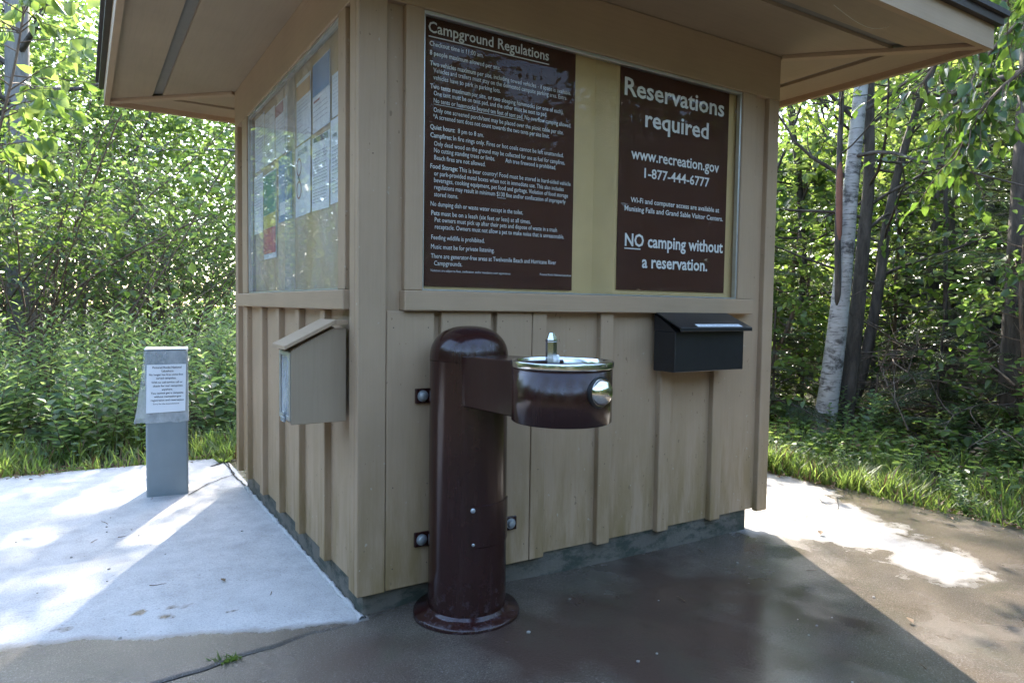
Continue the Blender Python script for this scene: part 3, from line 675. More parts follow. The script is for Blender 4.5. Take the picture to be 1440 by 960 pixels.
def wetness(x, y):
    if x < .06 and y > crack(x)-.05 or (x < .06 and y > .03):
        d = paint_edge(x)+.012*fbm(x, y, 4)+.008*fbm(x+7, y, 17)-y
        w = .5+d*6
        for sx, sy, rx, ry in SPL:
            e = .5-((x-sx)/rx)**2-((y-sy)/ry)**2+1.9*fbm(x, y, 21); w = max(w, .42+e*.3 if e > -1 else 0)
        return max(0, min(1, w))
    d = pdist(x, y, DRY)+.10*fbm(x, y, 4)+.07*fbm(x, y+4, 12)
    return max(0, min(1, .44-d*2.0))
def ground_z(x, y):
    z = .004*fbm(x, y, 1.5)
    z += .036*math.exp(-((x-FX)**2+(y-FY+.1)**2)/.16)*(1 if y > -9 else 0)
    return z-.0
def stain_shade(x, y):  # mask for the wet spot plus the painted shade around the fountain
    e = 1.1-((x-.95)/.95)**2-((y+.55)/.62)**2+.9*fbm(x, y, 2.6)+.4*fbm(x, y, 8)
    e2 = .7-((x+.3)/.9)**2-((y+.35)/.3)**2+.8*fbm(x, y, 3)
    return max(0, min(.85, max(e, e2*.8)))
def puddle(x, y):
    a = 1.15-((x-1.32)/.55)**2-((y+.85)/.55)**2+.8*fbm(x, y, 3)+.4*fbm(x, y, 9)
    b = .9-((x-1.85)/.35)**2-((y+.22)/.16)**2+.8*fbm(x, y, 4)
    return max(0, min(1, max(a, b)*1.4))
class Grid:
    def __init__(s): s.V = []; s.F = []; s.w = []; s.st = []; s.pu = []
    def add(s, us, f):
        """us: list of columns; each column is a list of (x, y)"""
        base = len(s.V); n = len(us[0])
        for c in us:
            for x, y in c: s.V.append((x, y, f(x, y))); s.w.append(wetness(x, y)); s.st.append(stain_shade(x, y)); s.pu.append(puddle(x, y))
        for i in range(len(us)-1):
            for j in range(n-1): s.F.append((base+i*n+j, base+(i+1)*n+j, base+(i+1)*n+j+1, base+i*n+j+1))
    def build(s, name, damp=0.0):
        me = bpy.data.meshes.new(name); me.from_pydata(s.V, [], s.F); a = me.attributes.new('wet', 'FLOAT', 'POINT'); a.data.foreach_set('value', s.w); a = me.attributes.new('stain_shade', 'FLOAT', 'POINT'); a.data.foreach_set('value', s.st); a = me.attributes.new('puddle', 'FLOAT', 'POINT'); a.data.foreach_set('value', s.pu); a = me.attributes.new('damp', 'FLOAT', 'POINT'); a.data.foreach_set('value', [damp]*len(s.V))
        me.shade_smooth(); o = link(name, me, M['concrete']); o['kind'] = 'structure'; return o
def lin(a, b, n): return [a+(b-a)*i/n for i in range(n+1)]
def grad(a, b, n, fine_at_b=True):
    return [a+(b-a)*(1-(1-i/n)**2) if fine_at_b else a+(b-a)*(i/n)**2 for i in range(n+1)]
g = Grid(); zt = lambda x, y: .004*fbm(x, y, 1.5)
def dip(x, y, yc):                     # rounded lip where the slab meets the crack
    d = abs(y-yc); return -.007*math.exp(-d/.004)
colA = []
for x in grad(-7, -1.3, 26)[:-1]+lin(-1.3, .043, 110):
    yb_, yt = crack(x)+.0028, back(x)
    colA.append([(x, yb_+(yt-yb_)*(t**1.35)) for t in lin(0, 1, 120)])
g.add(colA, lambda x, y: zt(x, y)+(dip(x, y, crack(x)+.0028) if y < crack(x)+.05 else 0)+.003)
colA2 = [[(x, 2.07+(back(x)-2.07)*t) for t in lin(0, 1, 30)] for x in lin(.043, 2.08, 60)]
g.add(colA2, lambda x, y: zt(x, y)+.003)
g.build('concrete_path')
g = Grid(); cols_ = []
for x in grad(-7, -1.3, 26)[:-1]+lin(-1.3, .043, 80):
    yt = crack(x)-.0028
    cols_.append([(x, yt-(5+yt)*(t**1.8)) for t in lin(0, 1, 90)])
g.add(cols_, lambda x, y: ground_z(x, y)+(dip(x, y, crack(x)-.0028) if y > crack(x)-.05 else 0))
cols_ = [[(x, .05-(5.05)*(t**1.5)) for t in lin(0, 1, 110)] for x in lin(.043, 2.07, 110)]
g.add(cols_, ground_z)
ys = lin(-1.6, 2.3, 190); ys = grad(-5, -1.6, 14)[:-1]+ys
cols_ = [[(2.07+(edge_r(y)-2.07)*t, y) for y in ys] for t in lin(0, 1, 66)]
g.add(cols_, ground_z); g.build('wet_concrete_pad', .8)
mp_ = np.array([(.030+.004*mnoise.noise(Vector((y*9, 1, 1))), y, .004) for y in np.linspace(.028, 2.085, 240)])
mr_ = np.array([.010+.009*mnoise.noise(Vector((y*14, 7, 2)))+.006*mnoise.noise(Vector((y*45, 2, 2))) for y in mp_[:, 1]])
V, F = tube_np([(mp_, np.clip(mr_, .003, .03))], 7)
tag(link('mortar_edge', np_mesh('mortar_edge', V, [F]), M['concrete']), kind='structure')
# dirt in the hairline joints of the slab
def ribbon(name, pts, w, z=.0052):
    m = MB(); rw = []
    fine = []
    for (a, b), (c, d) in zip(pts, pts[1:]):
        k = max(2, int(math.hypot(c-a, d-b)/.02)); fine += [(a+(c-a)*i/k, b+(d-b)*i/k) for i in range(k)]
    fine.append(pts[-1])
    for i, (x, y) in enumerate(fine):
        p, q = fine[max(0, i-1)], fine[min(len(fine)-1, i+1)]; dx, dy = q[0]-p[0], q[1]-p[1]; l = math.hypot(dx, dy); nx, ny = -dy/l, dx/l
        j = .010*mnoise.noise(Vector((x*12, y*12, 2))); ww = w*(.55+.8*abs(mnoise.noise(Vector((x*25, y*25, 5)))))
        zz = zt(x, y)+z; rw.append((m.bm.verts.new((x+nx*(j-ww), y+ny*(j-ww), zz)), m.bm.verts.new((x+nx*(j+ww), y+ny*(j+ww), zz))))
    for p, q in zip(rw, rw[1:]): m.bm.faces.new((p[0], q[0], q[1], p[1]))
    return tag(m.build(name, M['soil']), kind='structure')
ribbon('slab_joint', [(2.37, .005), (2.55, .012), (2.838, .01)], .004)
ribbon('slab_joint', [(2.932, .208), (2.82, .06), (2.838, .012)], .003)
ribbon('slab_joint', [(2.838, .014), (3.05, .16), (3.176, .181)], .003)
ribbon('slab_joint', [(-.292, 2.058), (-.15, 2.28), (.029, 2.443), (.03, 2.855)], .005, .0075)
ribbon('slab_joint', [(.046, 2.855), (.02, 2.43), (.033, 2.12)], .007, .0075)
ribbon('slab_joint', [(-.07, 2.75), (.02, 2.84), (.12, 2.86)], .012, .0075)
MB().prism([(-7, -5.5, -.045), (4.5, -5.5, -.045), (4.5, -.75, -.045), (-7, -.75, -.045)], (0, 0, -.01)).build('crack_bed', M['soil'])['kind'] = 'structure'
MB().prism([(-7, -.749, -.045), (.043, -.749, -.045), (.043, .3, -.045), (-7, .3, -.045)], (0, 0, -.01)).build('crack_bed', M['soil'])['kind'] = 'structure'
# terrain
g = MB(); n = 90
def terr(x, y):
    r = math.hypot(x-1, y-1); z = -.05+.02*fbm(x, y, .7)
    if r > 4: z += min(1, (r-4)/10)*.35*(fbm(x, y, .12)+.4)
    return z
ax_ = [-130, -90, -60, -40, -28, -20, -14, -10]+lin(-7, 13, 80)+[16, 20, 28, 40, 60, 90, 130]
ay_ = [-130, -90, -60, -40, -28, -20, -14, -10]+lin(-7, 16, 92)+[20, 28, 40, 60, 90, 130]
vv = [[g.bm.verts.new((x, y, terr(x, y)-(.03 if -7 < x < 3.2 and -6 < y < 2.9 else 0))) for y in ay_] for x in ax_]
for i in range(len(ax_)-1):
    for j in range(len(ay_)-1): g.bm.faces.new((vv[i][j], vv[i+1][j], vv[i+1][j+1], vv[i][j+1]))
tag(g.build('forest_ground', M['floor'], None, 180), kind='structure')

# ------------------------------------------------------------------ VEGETATION
rngs = np.random.default_rng
def unit(a): return a/(np.linalg.norm(a, axis=-1, keepdims=True)+1e-9)
def leaf_mesh_arrays(P, D, Nn, Ln, Wd, fold=.16, droop=.18):
    """kite shaped leaves folded along the midrib -> V (n*6,3), F (2n,4)"""
    n = len(P); D = unit(D); S = unit(np.cross(D, Nn)); U = np.cross(S, D); Ln = Ln[:, None]; Wd = Wd[:, None]
    V = np.empty((n, 6, 3)); V[:, 0] = P
    V[:, 1] = P+D*Ln*.32+S*Wd*.5+U*Wd*fold; V[:, 2] = P+D*Ln*.68+S*Wd*.36+U*Wd*fold*.6-U*Ln*droop*.4
    V[:, 3] = P+D*Ln-U*Ln*droop
    V[:, 4] = P+D*Ln*.68-S*Wd*.36+U*Wd*fold*.6-U*Ln*droop*.4; V[:, 5] = P+D*Ln*.32-S*Wd*.5+U*Wd*fold
    b = np.arange(n)[:, None]*6
    F = np.concatenate([b+np.array([[0, 1, 2, 3]]), b+np.array([[0, 3, 4, 5]])]); return V.reshape(-1, 3), F
def foliage(name, leaves, mat, parent=None):
    V, F = leaf_mesh_arrays(*leaves); return link(name, np_mesh(name, V, [F]), mat, parent)
def path(rng, p0, d0, length, n=7, wob=.12, trop=0.0):
    P = [np.array(p0, float)]; d = unit(np.array(d0, float)); st = length/n
    for i in range(n):
        d = unit(d+rng.normal(0, wob, 3)+np.array([0, 0, trop])); P.append(P[-1]+d*st)
    return np.array(P)
def at_t(P, t):
    i = t*(len(P)-1); k = min(int(i), len(P)-2); f = i-k; return P[k]*(1-f)+P[k+1]*f, unit(P[k+1]-P[k])
def twig_leaves(rng, P, k, Ll, Wl, out, spread=.8, hang=.25, t0=.15):
    for t in np.linspace(t0, 1, k):
        p, d = at_t(P, min(t, .999)); a = rng.normal(0, 1, 3); a[2] *= .4
        dd = unit(d*.6+unit(a)*spread+np.array([0, 0, -hang])); nn = unit(np.array([0, 0, 1.])+rng.normal(0, .45, 3)); s = rng.uniform(.65, 1.2)
        out.append((p, dd, nn, Ll*s, Wl*s))
def pack(out):
    P, D, Nn, a, b = zip(*out); return np.array(P), np.array(D), np.array(Nn), np.array(a), np.array(b)
def broad(rng, trunks, nb, bl, t0, nsub, sl, nl, Ll, Wl, up=.35, hang=.25, trop=.02, wob=.13, taper=.6):
    tubes, lv = [], []
    for P, r in trunks:
        tubes.append((P, r)); ga = rng.uniform(0, 6.28)
        for i in range(nb):
            t = t0+(1-t0)*((i+rng.uniform(0, 1))/nb); t = min(t, .98); p, d = at_t(P, t); ga += 2.4+rng.normal(0, .3)
            L_ = bl*(1-taper*(t-t0)/(1-t0+1e-6))*rng.uniform(.65, 1.2); r0 = max(.003, np.interp(t, np.linspace(0, 1, len(r)), r)*.34)
            B = path(rng, p, (math.cos(ga), math.sin(ga), up+rng.normal(0, .2)), L_, 7, wob, trop); tubes.append((B, np.linspace(r0, .0025, len(B))))
            twig_leaves(rng, B, max(2, nl//2), Ll, Wl, lv, hang=hang, t0=.5)
            for j in range(nsub):
                s_ = rng.uniform(.22, 1); q, e = at_t(B, min(s_, .99)); dv = unit(e+rng.normal(0, .6, 3)*np.array([1, 1, .6])); C_ = path(rng, q, dv, sl*rng.uniform(.6, 1.25), 4, .18, -.03)
                tubes.append((C_, np.linspace(max(.002, r0*.35), .0012, len(C_)))); twig_leaves(rng, C_, nl, Ll, Wl, lv, hang=hang)
    return tubes, pack(lv)
def make_tree(name, label, cat, tubes, lv, bark, leafm, group=None, n=6, crown='crown'):
    t = thing(name, label, cat, (0, 0, 0), 0, group)
    V, F = tube_np(tubes, n); link('trunk', np_mesh('trunk', V, [F], smooth=True), bark, t)
    foliage(crown, lv, leafm, t); return t
def copy_thing(src, loc, rz, sc=1, label=None, group=None):
    r = src.copy(); col.objects.link(r); r.location = loc; r.rotation_euler.z = rz; r.scale = (sc,)*3
    if label: r['label'] = label
    if group: r['group'] = group
    for ch in src.children:
        c = ch.copy(); col.objects.link(c); c.parent = r
        for g2 in ch.children:
            d = g2.copy(); col.objects.link(d); d.parent = c
    return r
class Planter:
    def __init__(s, protos): s.p = protos; s.used = set()
    def put(s, k, x, y, rz, sc=1, label=None, group=None, z=None):
        k %= len(s.p); src = s.p[k]; z = terr(x, y)-.02 if z is None else z
        if k not in s.used:
            s.used.add(k); src.location = (x, y, z); src.rotation_euler.z = rz; src.scale = (sc,)*3
            if label: src['label'] = label
            if group: src['group'] = group
            return src
        return copy_thing(src, (x, y, z), rz, sc, label, group)
    def drop_unused(s):
        for k, src in enumerate(s.p):
            if k not in s.used:
                for o in list(src.children_recursive)+[src]: bpy.data.objects.remove(o)

# --- left thicket: clumps of arching thin stems
def thicket(seed):
    rng = rngs(seed); trunks = []
    for i in range(rng.integers(4, 7)):
        a = rng.uniform(0, 6.28); h = rng.uniform(2.6, 4.0); ln_ = rng.uniform(.3, .85)
        P = path(rng, (.18*math.cos(a), .18*math.sin(a), 0), (ln_*math.cos(a), ln_*math.sin(a), 1), h, 10, .075, -.035)
        trunks.append((P, np.linspace(rng.uniform(.011, .020), .004, len(P))))
    tb, lv = broad(rng, trunks, 10, .9, .45, 4, .38, 4, (.068, .085, .056, .075, .10)[seed % 5], (.043, .052, .036, .048, .064)[seed % 5], .35, .25)
    # bare side twigs low down
    for P, r in trunks:
        for k in range(5):
            p, d = at_t(P, rng.uniform(.1, .5)); tb.append((path(rng, p, unit(d+rng.normal(0, .7, 3)), rng.uniform(.3, .7), 4, .2), np.linspace(.004, .0012, 5)))
    return make_tree('thicket_shrub', 'brown stemmed shrub clump in the left thicket', 'shrub', tb, lv, M['twig'], M[('leaf', 'leaf2', 'leaf', 'leafdark', 'leaf')[seed % 5]], None, 5)
pl = Planter([thicket(100+i) for i in range(5)]); rng = rngs(7)
k = 0
for y in np.arange(5.9, 12.4, 1.0):
    for x in np.arange(-3.2, 2.0, 1.05):
        if (y > 8.5 and x < -2.4) or (y < 8.2 and x > -.7): continue
        pl.put(k*3+int(y*2), x+rng.uniform(-.35, .35), y+rng.uniform(-.3, .3), rng.uniform(0, 6.28), rng.uniform(.85, 1.2), 'leafy shrub clump of thin arching brown stems in the thicket beyond the fee post', 'shrubs of the left thicket'); k += 1
# --- herbs in front of the thicket
def herb(seed, h, lanc=True):
    rng = rngs(seed); tubes, lv = [], []
    for i in range(rng.integers(5, 8)):
        a = rng.uniform(0, 6.28); r_ = rng.uniform(0, .16); hh = h*rng.uniform(.7, 1.1)
        P = path(rng, (r_*math.cos(a), r_*math.sin(a), 0), (.22*math.cos(a), .22*math.sin(a), 1), hh, 8, .06, .0); tubes.append((P, np.linspace(.004, .0015, 9)))
        ga = rng.uniform(0, 6.28)
        for t in np.linspace(.12, 1, int(hh*34)):
            p, d = at_t(P, min(t, .999)); ga += 2.4; s = (1.15-.55*t)*rng.uniform(.8, 1.2)
            lv.append((p, np.array([math.cos(ga), math.sin(ga), .35+.4*t]), unit(np.array([0, 0, 1.])+rng.normal(0, .2, 3)), (.145 if lanc else .115)*s, (.036 if lanc else .075)*s))
    return make_tree('weed_plant', 'tall leafy weed', 'plant', tubes, pack(lv), M['twig'], M['herb'], None, 4, 'foliage')

pl = Planter([herb(200, 1.15), herb(201, .95), herb(202, 1.2), herb(203, .7, False), herb(204, .6, False), herb(205, .85, False)]); k = 0
for y, x0, x1, st, ks in ((3.95, -3, 1.6, .34, (3, 4, 1)), (4.25, -3, 1.7, .30, (1, 5, 3)), (4.6, -3, 1.8, .30, (0, 1, 5)), (5.0, -3, 1.8, .33, (0, 2, 1)), (5.5, -3, 1.8, .36, (2, 0, 0)), (6.1, -3, 1.9, .42, (0, 2, 1)), (6.9, -3, 1.9, .5, (2, 0, 2)), (7.8, -3, 2, .6, (2, 0, 2))):
    for x in np.arange(x0, x1, st):
        lab = ('tall narrow leaved weed growing before the left thicket' if ks[k % 3] < 3 else 'low broad leaved weed at the grass edge left of the kiosk')
        pl.put(ks[k % 3], x+rng.uniform(-.15, .15), y+rng.uniform(-.2, .2), rng.uniform(0, 6.28), rng.uniform(.75, 1.12), lab, 'narrow leaved weeds left' if ks[k % 3] < 3 else 'broad leaved weeds left'); k += 1
# weeds on the right edge
rng = rngs(17); kk = 0
for x, y in [(4.35+.33*i*.9+rng.uniform(-.1, .1), 2.6-.55*i+rng.uniform(-.3, .3)) for i in range(9)]+[(4.7+rng.uniform(0, 2.2), rng.uniform(-1.2, 2.8)) for i in range(34)]:
    pl.put((4, 3, 5, 4)[kk % 4], x, y, rng.uniform(0, 6.28), rng.uniform(.45, .8), 'low leafy weed at the wood edge right of the kiosk', 'broad leaved weeds right'); kk += 1
for i, (x, y) in enumerate(((3.52, -.38), (3.62, -.75), (3.5, .05), (3.66, .45), (3.55, .85), (3.75, -.15), (3.9, -.55), (4.0, .25), (3.8, 1.2))):
    pl.put((4, 5)[i % 2], x, y, rng.uniform(0, 6.28), (.38, .3, .26, .34)[i % 4], 'small broad leaved weed in the grass verge right of the concrete', 'broad weeds in the right verge')
pl.drop_unused()

# --- grass
def grass(name, label, n, area, h0, h1, seed, mat='grass', dens=None):
    rng = rngs(seed); xy = area(rng, n); n = len(xy); hv = np.array([.75+.75*mnoise.noise(Vector((x*1.7, y*1.7, 9)))+.35*mnoise.noise(Vector((x*6, y*6, 3))) for x, y in xy]); z = np.array([terr(a, b) for a, b in xy])
    h = rng.uniform(h0, h1, n)*np.clip(hv, .3, 1.6); w = rng.uniform(.0022, .0048, n)*(1+h); a = rng.uniform(0, 2*PI, n); bend = rng.uniform(.15, .75, n)*h
    P = np.concatenate([xy, z[:, None]], 1); d = np.stack([np.cos(a), np.sin(a), 0*a], 1); s = np.stack([-np.sin(a), np.cos(a), 0*a], 1); upv = np.array([0, 0, 1.])
    V = np.empty((n, 7, 3))
    for i, (f, ww) in enumerate(((0, 1), (.4, .95), (.75, .7))):
        c = P+upv*(h*f*(1-.25*f))[:, None]+d*(bend*f*f)[:, None]; V[:, 2*i] = c-s*(w*ww)[:, None]; V[:, 2*i+1] = c+s*(w*ww)[:, None]
    V[:, 6] = P+upv*(h*.8)[:, None]+d*bend[:, None]
    b = np.arange(n)[:, None]*7; F4 = np.concatenate([b+np.array([[0, 1, 3, 2]]), b+np.array([[2, 3, 5, 4]])]); F3 = b+np.array([[4, 5, 6]])
    o = link(name, np_mesh(name, V.reshape(-1, 3), [F4, F3]), M[mat]); return tag(o, label, 'grass', None, 'stuff')
def clumpy(rng, pts, s=1.3, keep=.0):
    v = np.array([mnoise.noise(Vector((x*s, y*s, 4.2)))+.6*mnoise.noise(Vector((x*s*4, y*s*4, 1.2))) for x, y in pts]); return pts[v+rng.normal(0, .25, len(pts)) > keep-.15]
def areaL(rng, n):
    x = rng.uniform(-4.5, 2.3, n); y = np.array([back(a) for a in x])-.03+np.abs(rng.normal(0, .62, n)); return clumpy(rng, np.stack([x, y], 1))
def areaR(rng, n):
    y = rng.uniform(-3.2, 3.2, n); x = np.array([edge_r(a) for a in y])-.03+np.abs(rng.normal(0, .85, n)); return clumpy(rng, np.stack([x, y], 1))
grass('grass_strip', 'rough sunlit grass strip along the back edge of the left path', 26000, areaL, .08, .34, 31)
grass('grass_strip', 'lush grass verge along the right edge of the concrete', 34000, areaR, .06, .30, 32)
grass('dry_grass', 'tan dead grass stems mixed through the right verge', 5000, areaR, .05, .30, 33, 'litter')
grass('dry_grass', 'tan dead grass stems mixed through the left strip', 4000, areaL, .05, .30, 34, 'litter')
# ground cover: small leaves over the verges and the wood floor
def cover(name, label, n, fx, seed, L0, mat):
    rng = rngs(seed); xy = clumpy(rng, fx(rng, n), 1.1, -.05); n = len(xy); z = np.array([terr(a, b) for a, b in xy])+rng.uniform(.01, .24, n)
    a = rng.uniform(0, 2*PI, n); D = np.stack([np.cos(a), np.sin(a), rng.uniform(-.2, .5, n)], 1); Nn = unit(np.array([0, 0, 1.])+rng.normal(0, .35, (n, 3)))
    Ls = L0*rng.uniform(.5, 1.3, n); V, F = leaf_mesh_arrays(np.concatenate([xy, z[:, None]], 1), D, Nn, Ls, Ls*.6)
    return tag(link(name, np_mesh(name, V, [F]), M[mat]), label, 'ground cover', None, 'stuff')
cover('ground_cover', 'low leafy ground cover under the left thicket', 16000, lambda r, n: np.stack([r.uniform(-5, 3, n), 3.4+np.abs(r.normal(0, 3.0, n))], 1), 41, .05, 'herb')
cover('ground_cover', 'low leafy ground cover along the right verge', 15000, lambda r, n: (lambda y: np.stack([np.array([edge_r(b) for b in y])+.25+np.abs(r.normal(0, 2.2, n)), y], 1))(r.uniform(-4, 5, n)), 42, .055, 'leaf2')
cover('leaf_litter', 'brown dead leaves on the wood floor at the right', 9000, lambda r, n: np.stack([r.uniform(4.2, 12, n), r.uniform(-4, 8, n)], 1), 43, .06, 'litter')

def edge_pts(r, n):
    y = r.uniform(-1.8, 2.4, n); return np.stack([np.array([edge_r(b) for b in y])+r.normal(.02, .07, n), y], 1)
def edge_ptsL(r, n):
    x = r.uniform(-3.5, 1.2, n); return np.stack([x, np.array([back(b) for b in x])+r.normal(.02, .07, n)], 1)
def litter(name, label, fx, n, seed):
    r = rngs(seed); xy = clumpy(r, fx(r, n), 1.6, -.1); n = len(xy); z = np.full(n, .012)+r.uniform(0, .01, n); a = r.uniform(0, 2*PI, n)
    D = np.stack([np.cos(a), np.sin(a), r.uniform(-.1, .2, n)], 1); Nn = unit(np.array([0, 0, 1.])+r.normal(0, .3, (n, 3))); Ls = .028*r.uniform(.4, 1.4, n)
    V, F = leaf_mesh_arrays(np.concatenate([xy, z[:, None]], 1), D, Nn, Ls, Ls*.55, .25); tag(link(name, np_mesh(name, V, [F]), M['litter']), label, 'leaf litter', None, 'stuff')
litter('edge_litter', 'crumbs of dead leaf along the right edge of the concrete', edge_pts, 900, 44)
litter('edge_litter', 'crumbs of dead leaf along the back edge of the left path', edge_ptsL, 700, 45)
# --- birch clump and companions on the right
def cat_path(pts, n=22):
    pts = np.array(pts, float); t = np.linspace(0, len(pts)-1, n); out = []
    for u in t:
        k = min(int(u), len(pts)-2); f = u-k; p0, p1, p2, p3 = pts[max(k-1, 0)], pts[k], pts[k+1], pts[min(k+2, len(pts)-1)]
        out.append(.5*((2*p1)+(p2-p0)*f+(2*p0-5*p1+4*p2-p3)*f*f+(3*p1-p0-3*p2+p3)*f**3))
    return np.array(out)
def placed_tree(name, label, cat, pts, r0, r1, bark, leafm, seed, t0=.45, nb=16, bl=1.5, nsub=5, sl=.5, nl=6, Ll=.075, Wl=.05, base=None, n=12, up=.4):
    rng = rngs(seed); base = np.array(pts[0]) if base is None else np.array(base); P = cat_path(np.array(pts)-base, 26)
    r = np.linspace(r0, r1, 26); r[0] *= 1.35; r[1] *= 1.12
    tb, lv = broad(rng, [(P, r)], nb, bl, t0, nsub, sl, nl, Ll, Wl, up)
    t = thing(name, label, cat, tuple(base))
    V, F = tube_np([tb[0]], n); link('trunk', np_mesh('trunk', V, [F], smooth=True), bark, t)
    V, F = tube_np(tb[1:], 5); link('limb', np_mesh('limb', V, [F], smooth=True), M['bark'], t)
    foliage('crown', lv, leafm, t); return t
bt_ = placed_tree('birch_tree', 'white barked birch with dark patches leaning right at the wood edge', 'tree', [(4.93, 1.53, -.06), (4.968, 1.48, .59), (4.99, 1.446, 1.11), (5.007, 1.419, 1.68), (5.021, 1.398, 2.25), (5.05, 1.36, 3.08), (5.10, 1.30, 4.6), (5.16, 1.2, 6.2), (5.2, 1.2, 7.6)], .096, .033, M['birch'], M['leaf2'], 51, .5, 20, 1.8)
placed_tree('grey_stemmed_tree', 'grey brown trunk standing close behind the white birch', 'tree', [(5.19, 1.50, -.06), (5.219, 1.459, .585), (5.239, 1.427, 1.18), (5.254, 1.402, 1.82), (5.265, 1.383, 2.33), (5.25, 1.40, 3.1), (5.4, 1.5, 4.4), (5.6, 1.5, 6.4)], .078, .025, M['bark'], M['leaf'], 52, .42, 18, 1.9)
placed_tree('curved_tree', 'thin dark tree curving right behind the birch pair', 'tree', [(5.60, 1.80, -.06), (5.67, 1.68, .3), (5.72, 1.594, .83), (5.761, 1.529, 1.46), (5.786, 1.486, 2.07), (5.87, 1.33, 2.95), (6.1, 1.0, 4.2), (6.4, .7, 5.4)], .065, .02, M['bark'], M['leafdark'], 53, .38, 14, 1.7)
# dead forked limb of the grey tree reaching right
th = placed_tree('red_scarred_sapling', 'slender sapling with an orange red bark scar left of the birch', 'tree', [(5.12, 1.60, -.06), (5.07, 1.53, .6), (4.94, 1.43, 1.2), (4.887, 1.422, 1.8), (4.881, 1.431, 2.6), (4.878, 1.435, 3.1), (4.8, 1.5, 4.4)], .034, .018, M['bark'], M['leaf2'], 54, .62, 9, 1.2)
b0 = th.location
sc_ = [np.array(p)-np.array(b0) for p in [(4.892, 1.412, 1.75), (4.886, 1.421, 2.05), (4.883, 1.428, 2.45)]]
P = cat_path(sc_, 10)+np.array([-.006, -.007, 0]); V, F = tube_np([(P, np.array([.012, .022, .026, .028, .0285, .0285, .028, .027, .022, .012]))], 10)
link('bark_scar', np_mesh('bark_scar', V, [F], smooth=True), M['rust'], th)
placed_tree('large_rough_tree', 'thick rough barked trunk at the right edge of the photo', 'tree', [(5.50, .22, -.08), (5.46, .20, 1.2), (5.44, .19, 2.2), (5.42, .17, 3.6), (5.4, .1, 6), (5.3, 0, 9)], .145, .08, M['bark'], M['leafdark'], 55, .5, 16, 2.4, 6, .7, 6, .09, .06)
placed_tree('thin_pole_tree', 'bare thin pole trunk among the dark hemlocks', 'tree', [(6.40, 1.19, -.06), (6.394, 1.191, .3), (6.37, 1.23, 1.4), (6.355, 1.266, 2.43), (6.3, 1.3, 4.5)], .028, .014, M['bark'], M['leafdark'], 56, .7, 7, 1.0)
# big leaved tree just outside the frame; its bough hangs into the top right corner
rng = rngs(61); tr_ = thing('broad_leaved_tree', 'large leaved tree whose bough droops into the top right corner', 'tree', (4.75, -1.75, -.05))
b0 = np.array(tr_.location)
TP = cat_path([(0, 0, 0), (.02, .03, 1.6), (-.02, .1, 3.0), (-.2, .2, 5), (-.3, .3, 7)], 22); tubes = [(TP, np.linspace(.12, .04, 22))]; lv = []
boughs = [[(4.73, -1.65, 2.6), (4.2, -1.1, 3.05), (3.75, -.65, 3.0), (3.42, -.28, 2.72), (3.25, -.08, 2.35)],
          [(4.73, -1.65, 2.3), (4.3, -1.0, 2.75), (3.95, -.55, 2.65), (3.65, -.30, 2.35), (3.5, -.2, 2.0)],
          [(4.73, -1.65, 3.0), (4.3, -.9, 3.5), (3.9, -.2, 3.5), (3.7, .2, 3.2), (3.6, .4, 2.9)],
          [(4.73, -1.65, 2.8), (4.6, -.9, 3.2), (4.4, -.3, 3.1), (4.25, .0, 2.8), (4.2, .15, 2.45)],
          [(4.70, -1.60, 3.4), (4.1, -1.3, 4.0), (3.4, -.9, 4.0), (3.0, -.5, 3.7), (2.85, -.3, 3.4)]]
for bp in boughs:
    B = cat_path(np.array(bp)-b0, 14); tubes.append((B, np.linspace(.026, .004, 14)))
    for j in range(34):
        q, e = at_t(B, rng.uniform(.25, .99)); C_ = path(rng, q, unit(e+rng.normal(0, .75, 3)+np.array([0, 0, -.25])), rng.uniform(.2, .48), 4, .15, -.08); tubes.append((C_, np.linspace(.004, .0014, 5)))
        twig_leaves(rng, C_, 7, .085, .056, lv, .7, .45)
for j in range(60):
    t = rng.uniform(.5, 1); p, d = at_t(TP, t); a = rng.uniform(0, 6.28); B = path(rng, p, (math.cos(a), math.sin(a), .3), rng.uniform(.8, 1.8), 5, .15); tubes.append((B, np.linspace(.012, .002, 6))); twig_leaves(rng, B, 16, .10, .065, lv, .9, .35)
V, F = tube_np(tubes[:1], 12); link('trunk', np_mesh('trunk', V, [F], smooth=True), M['bark'], tr_)
V, F = tube_np(tubes[1:], 6); link('limb', np_mesh('limb', V, [F], smooth=True), M['twig'], tr_); foliage('crown', pack(lv), M['leafdark'], tr_)

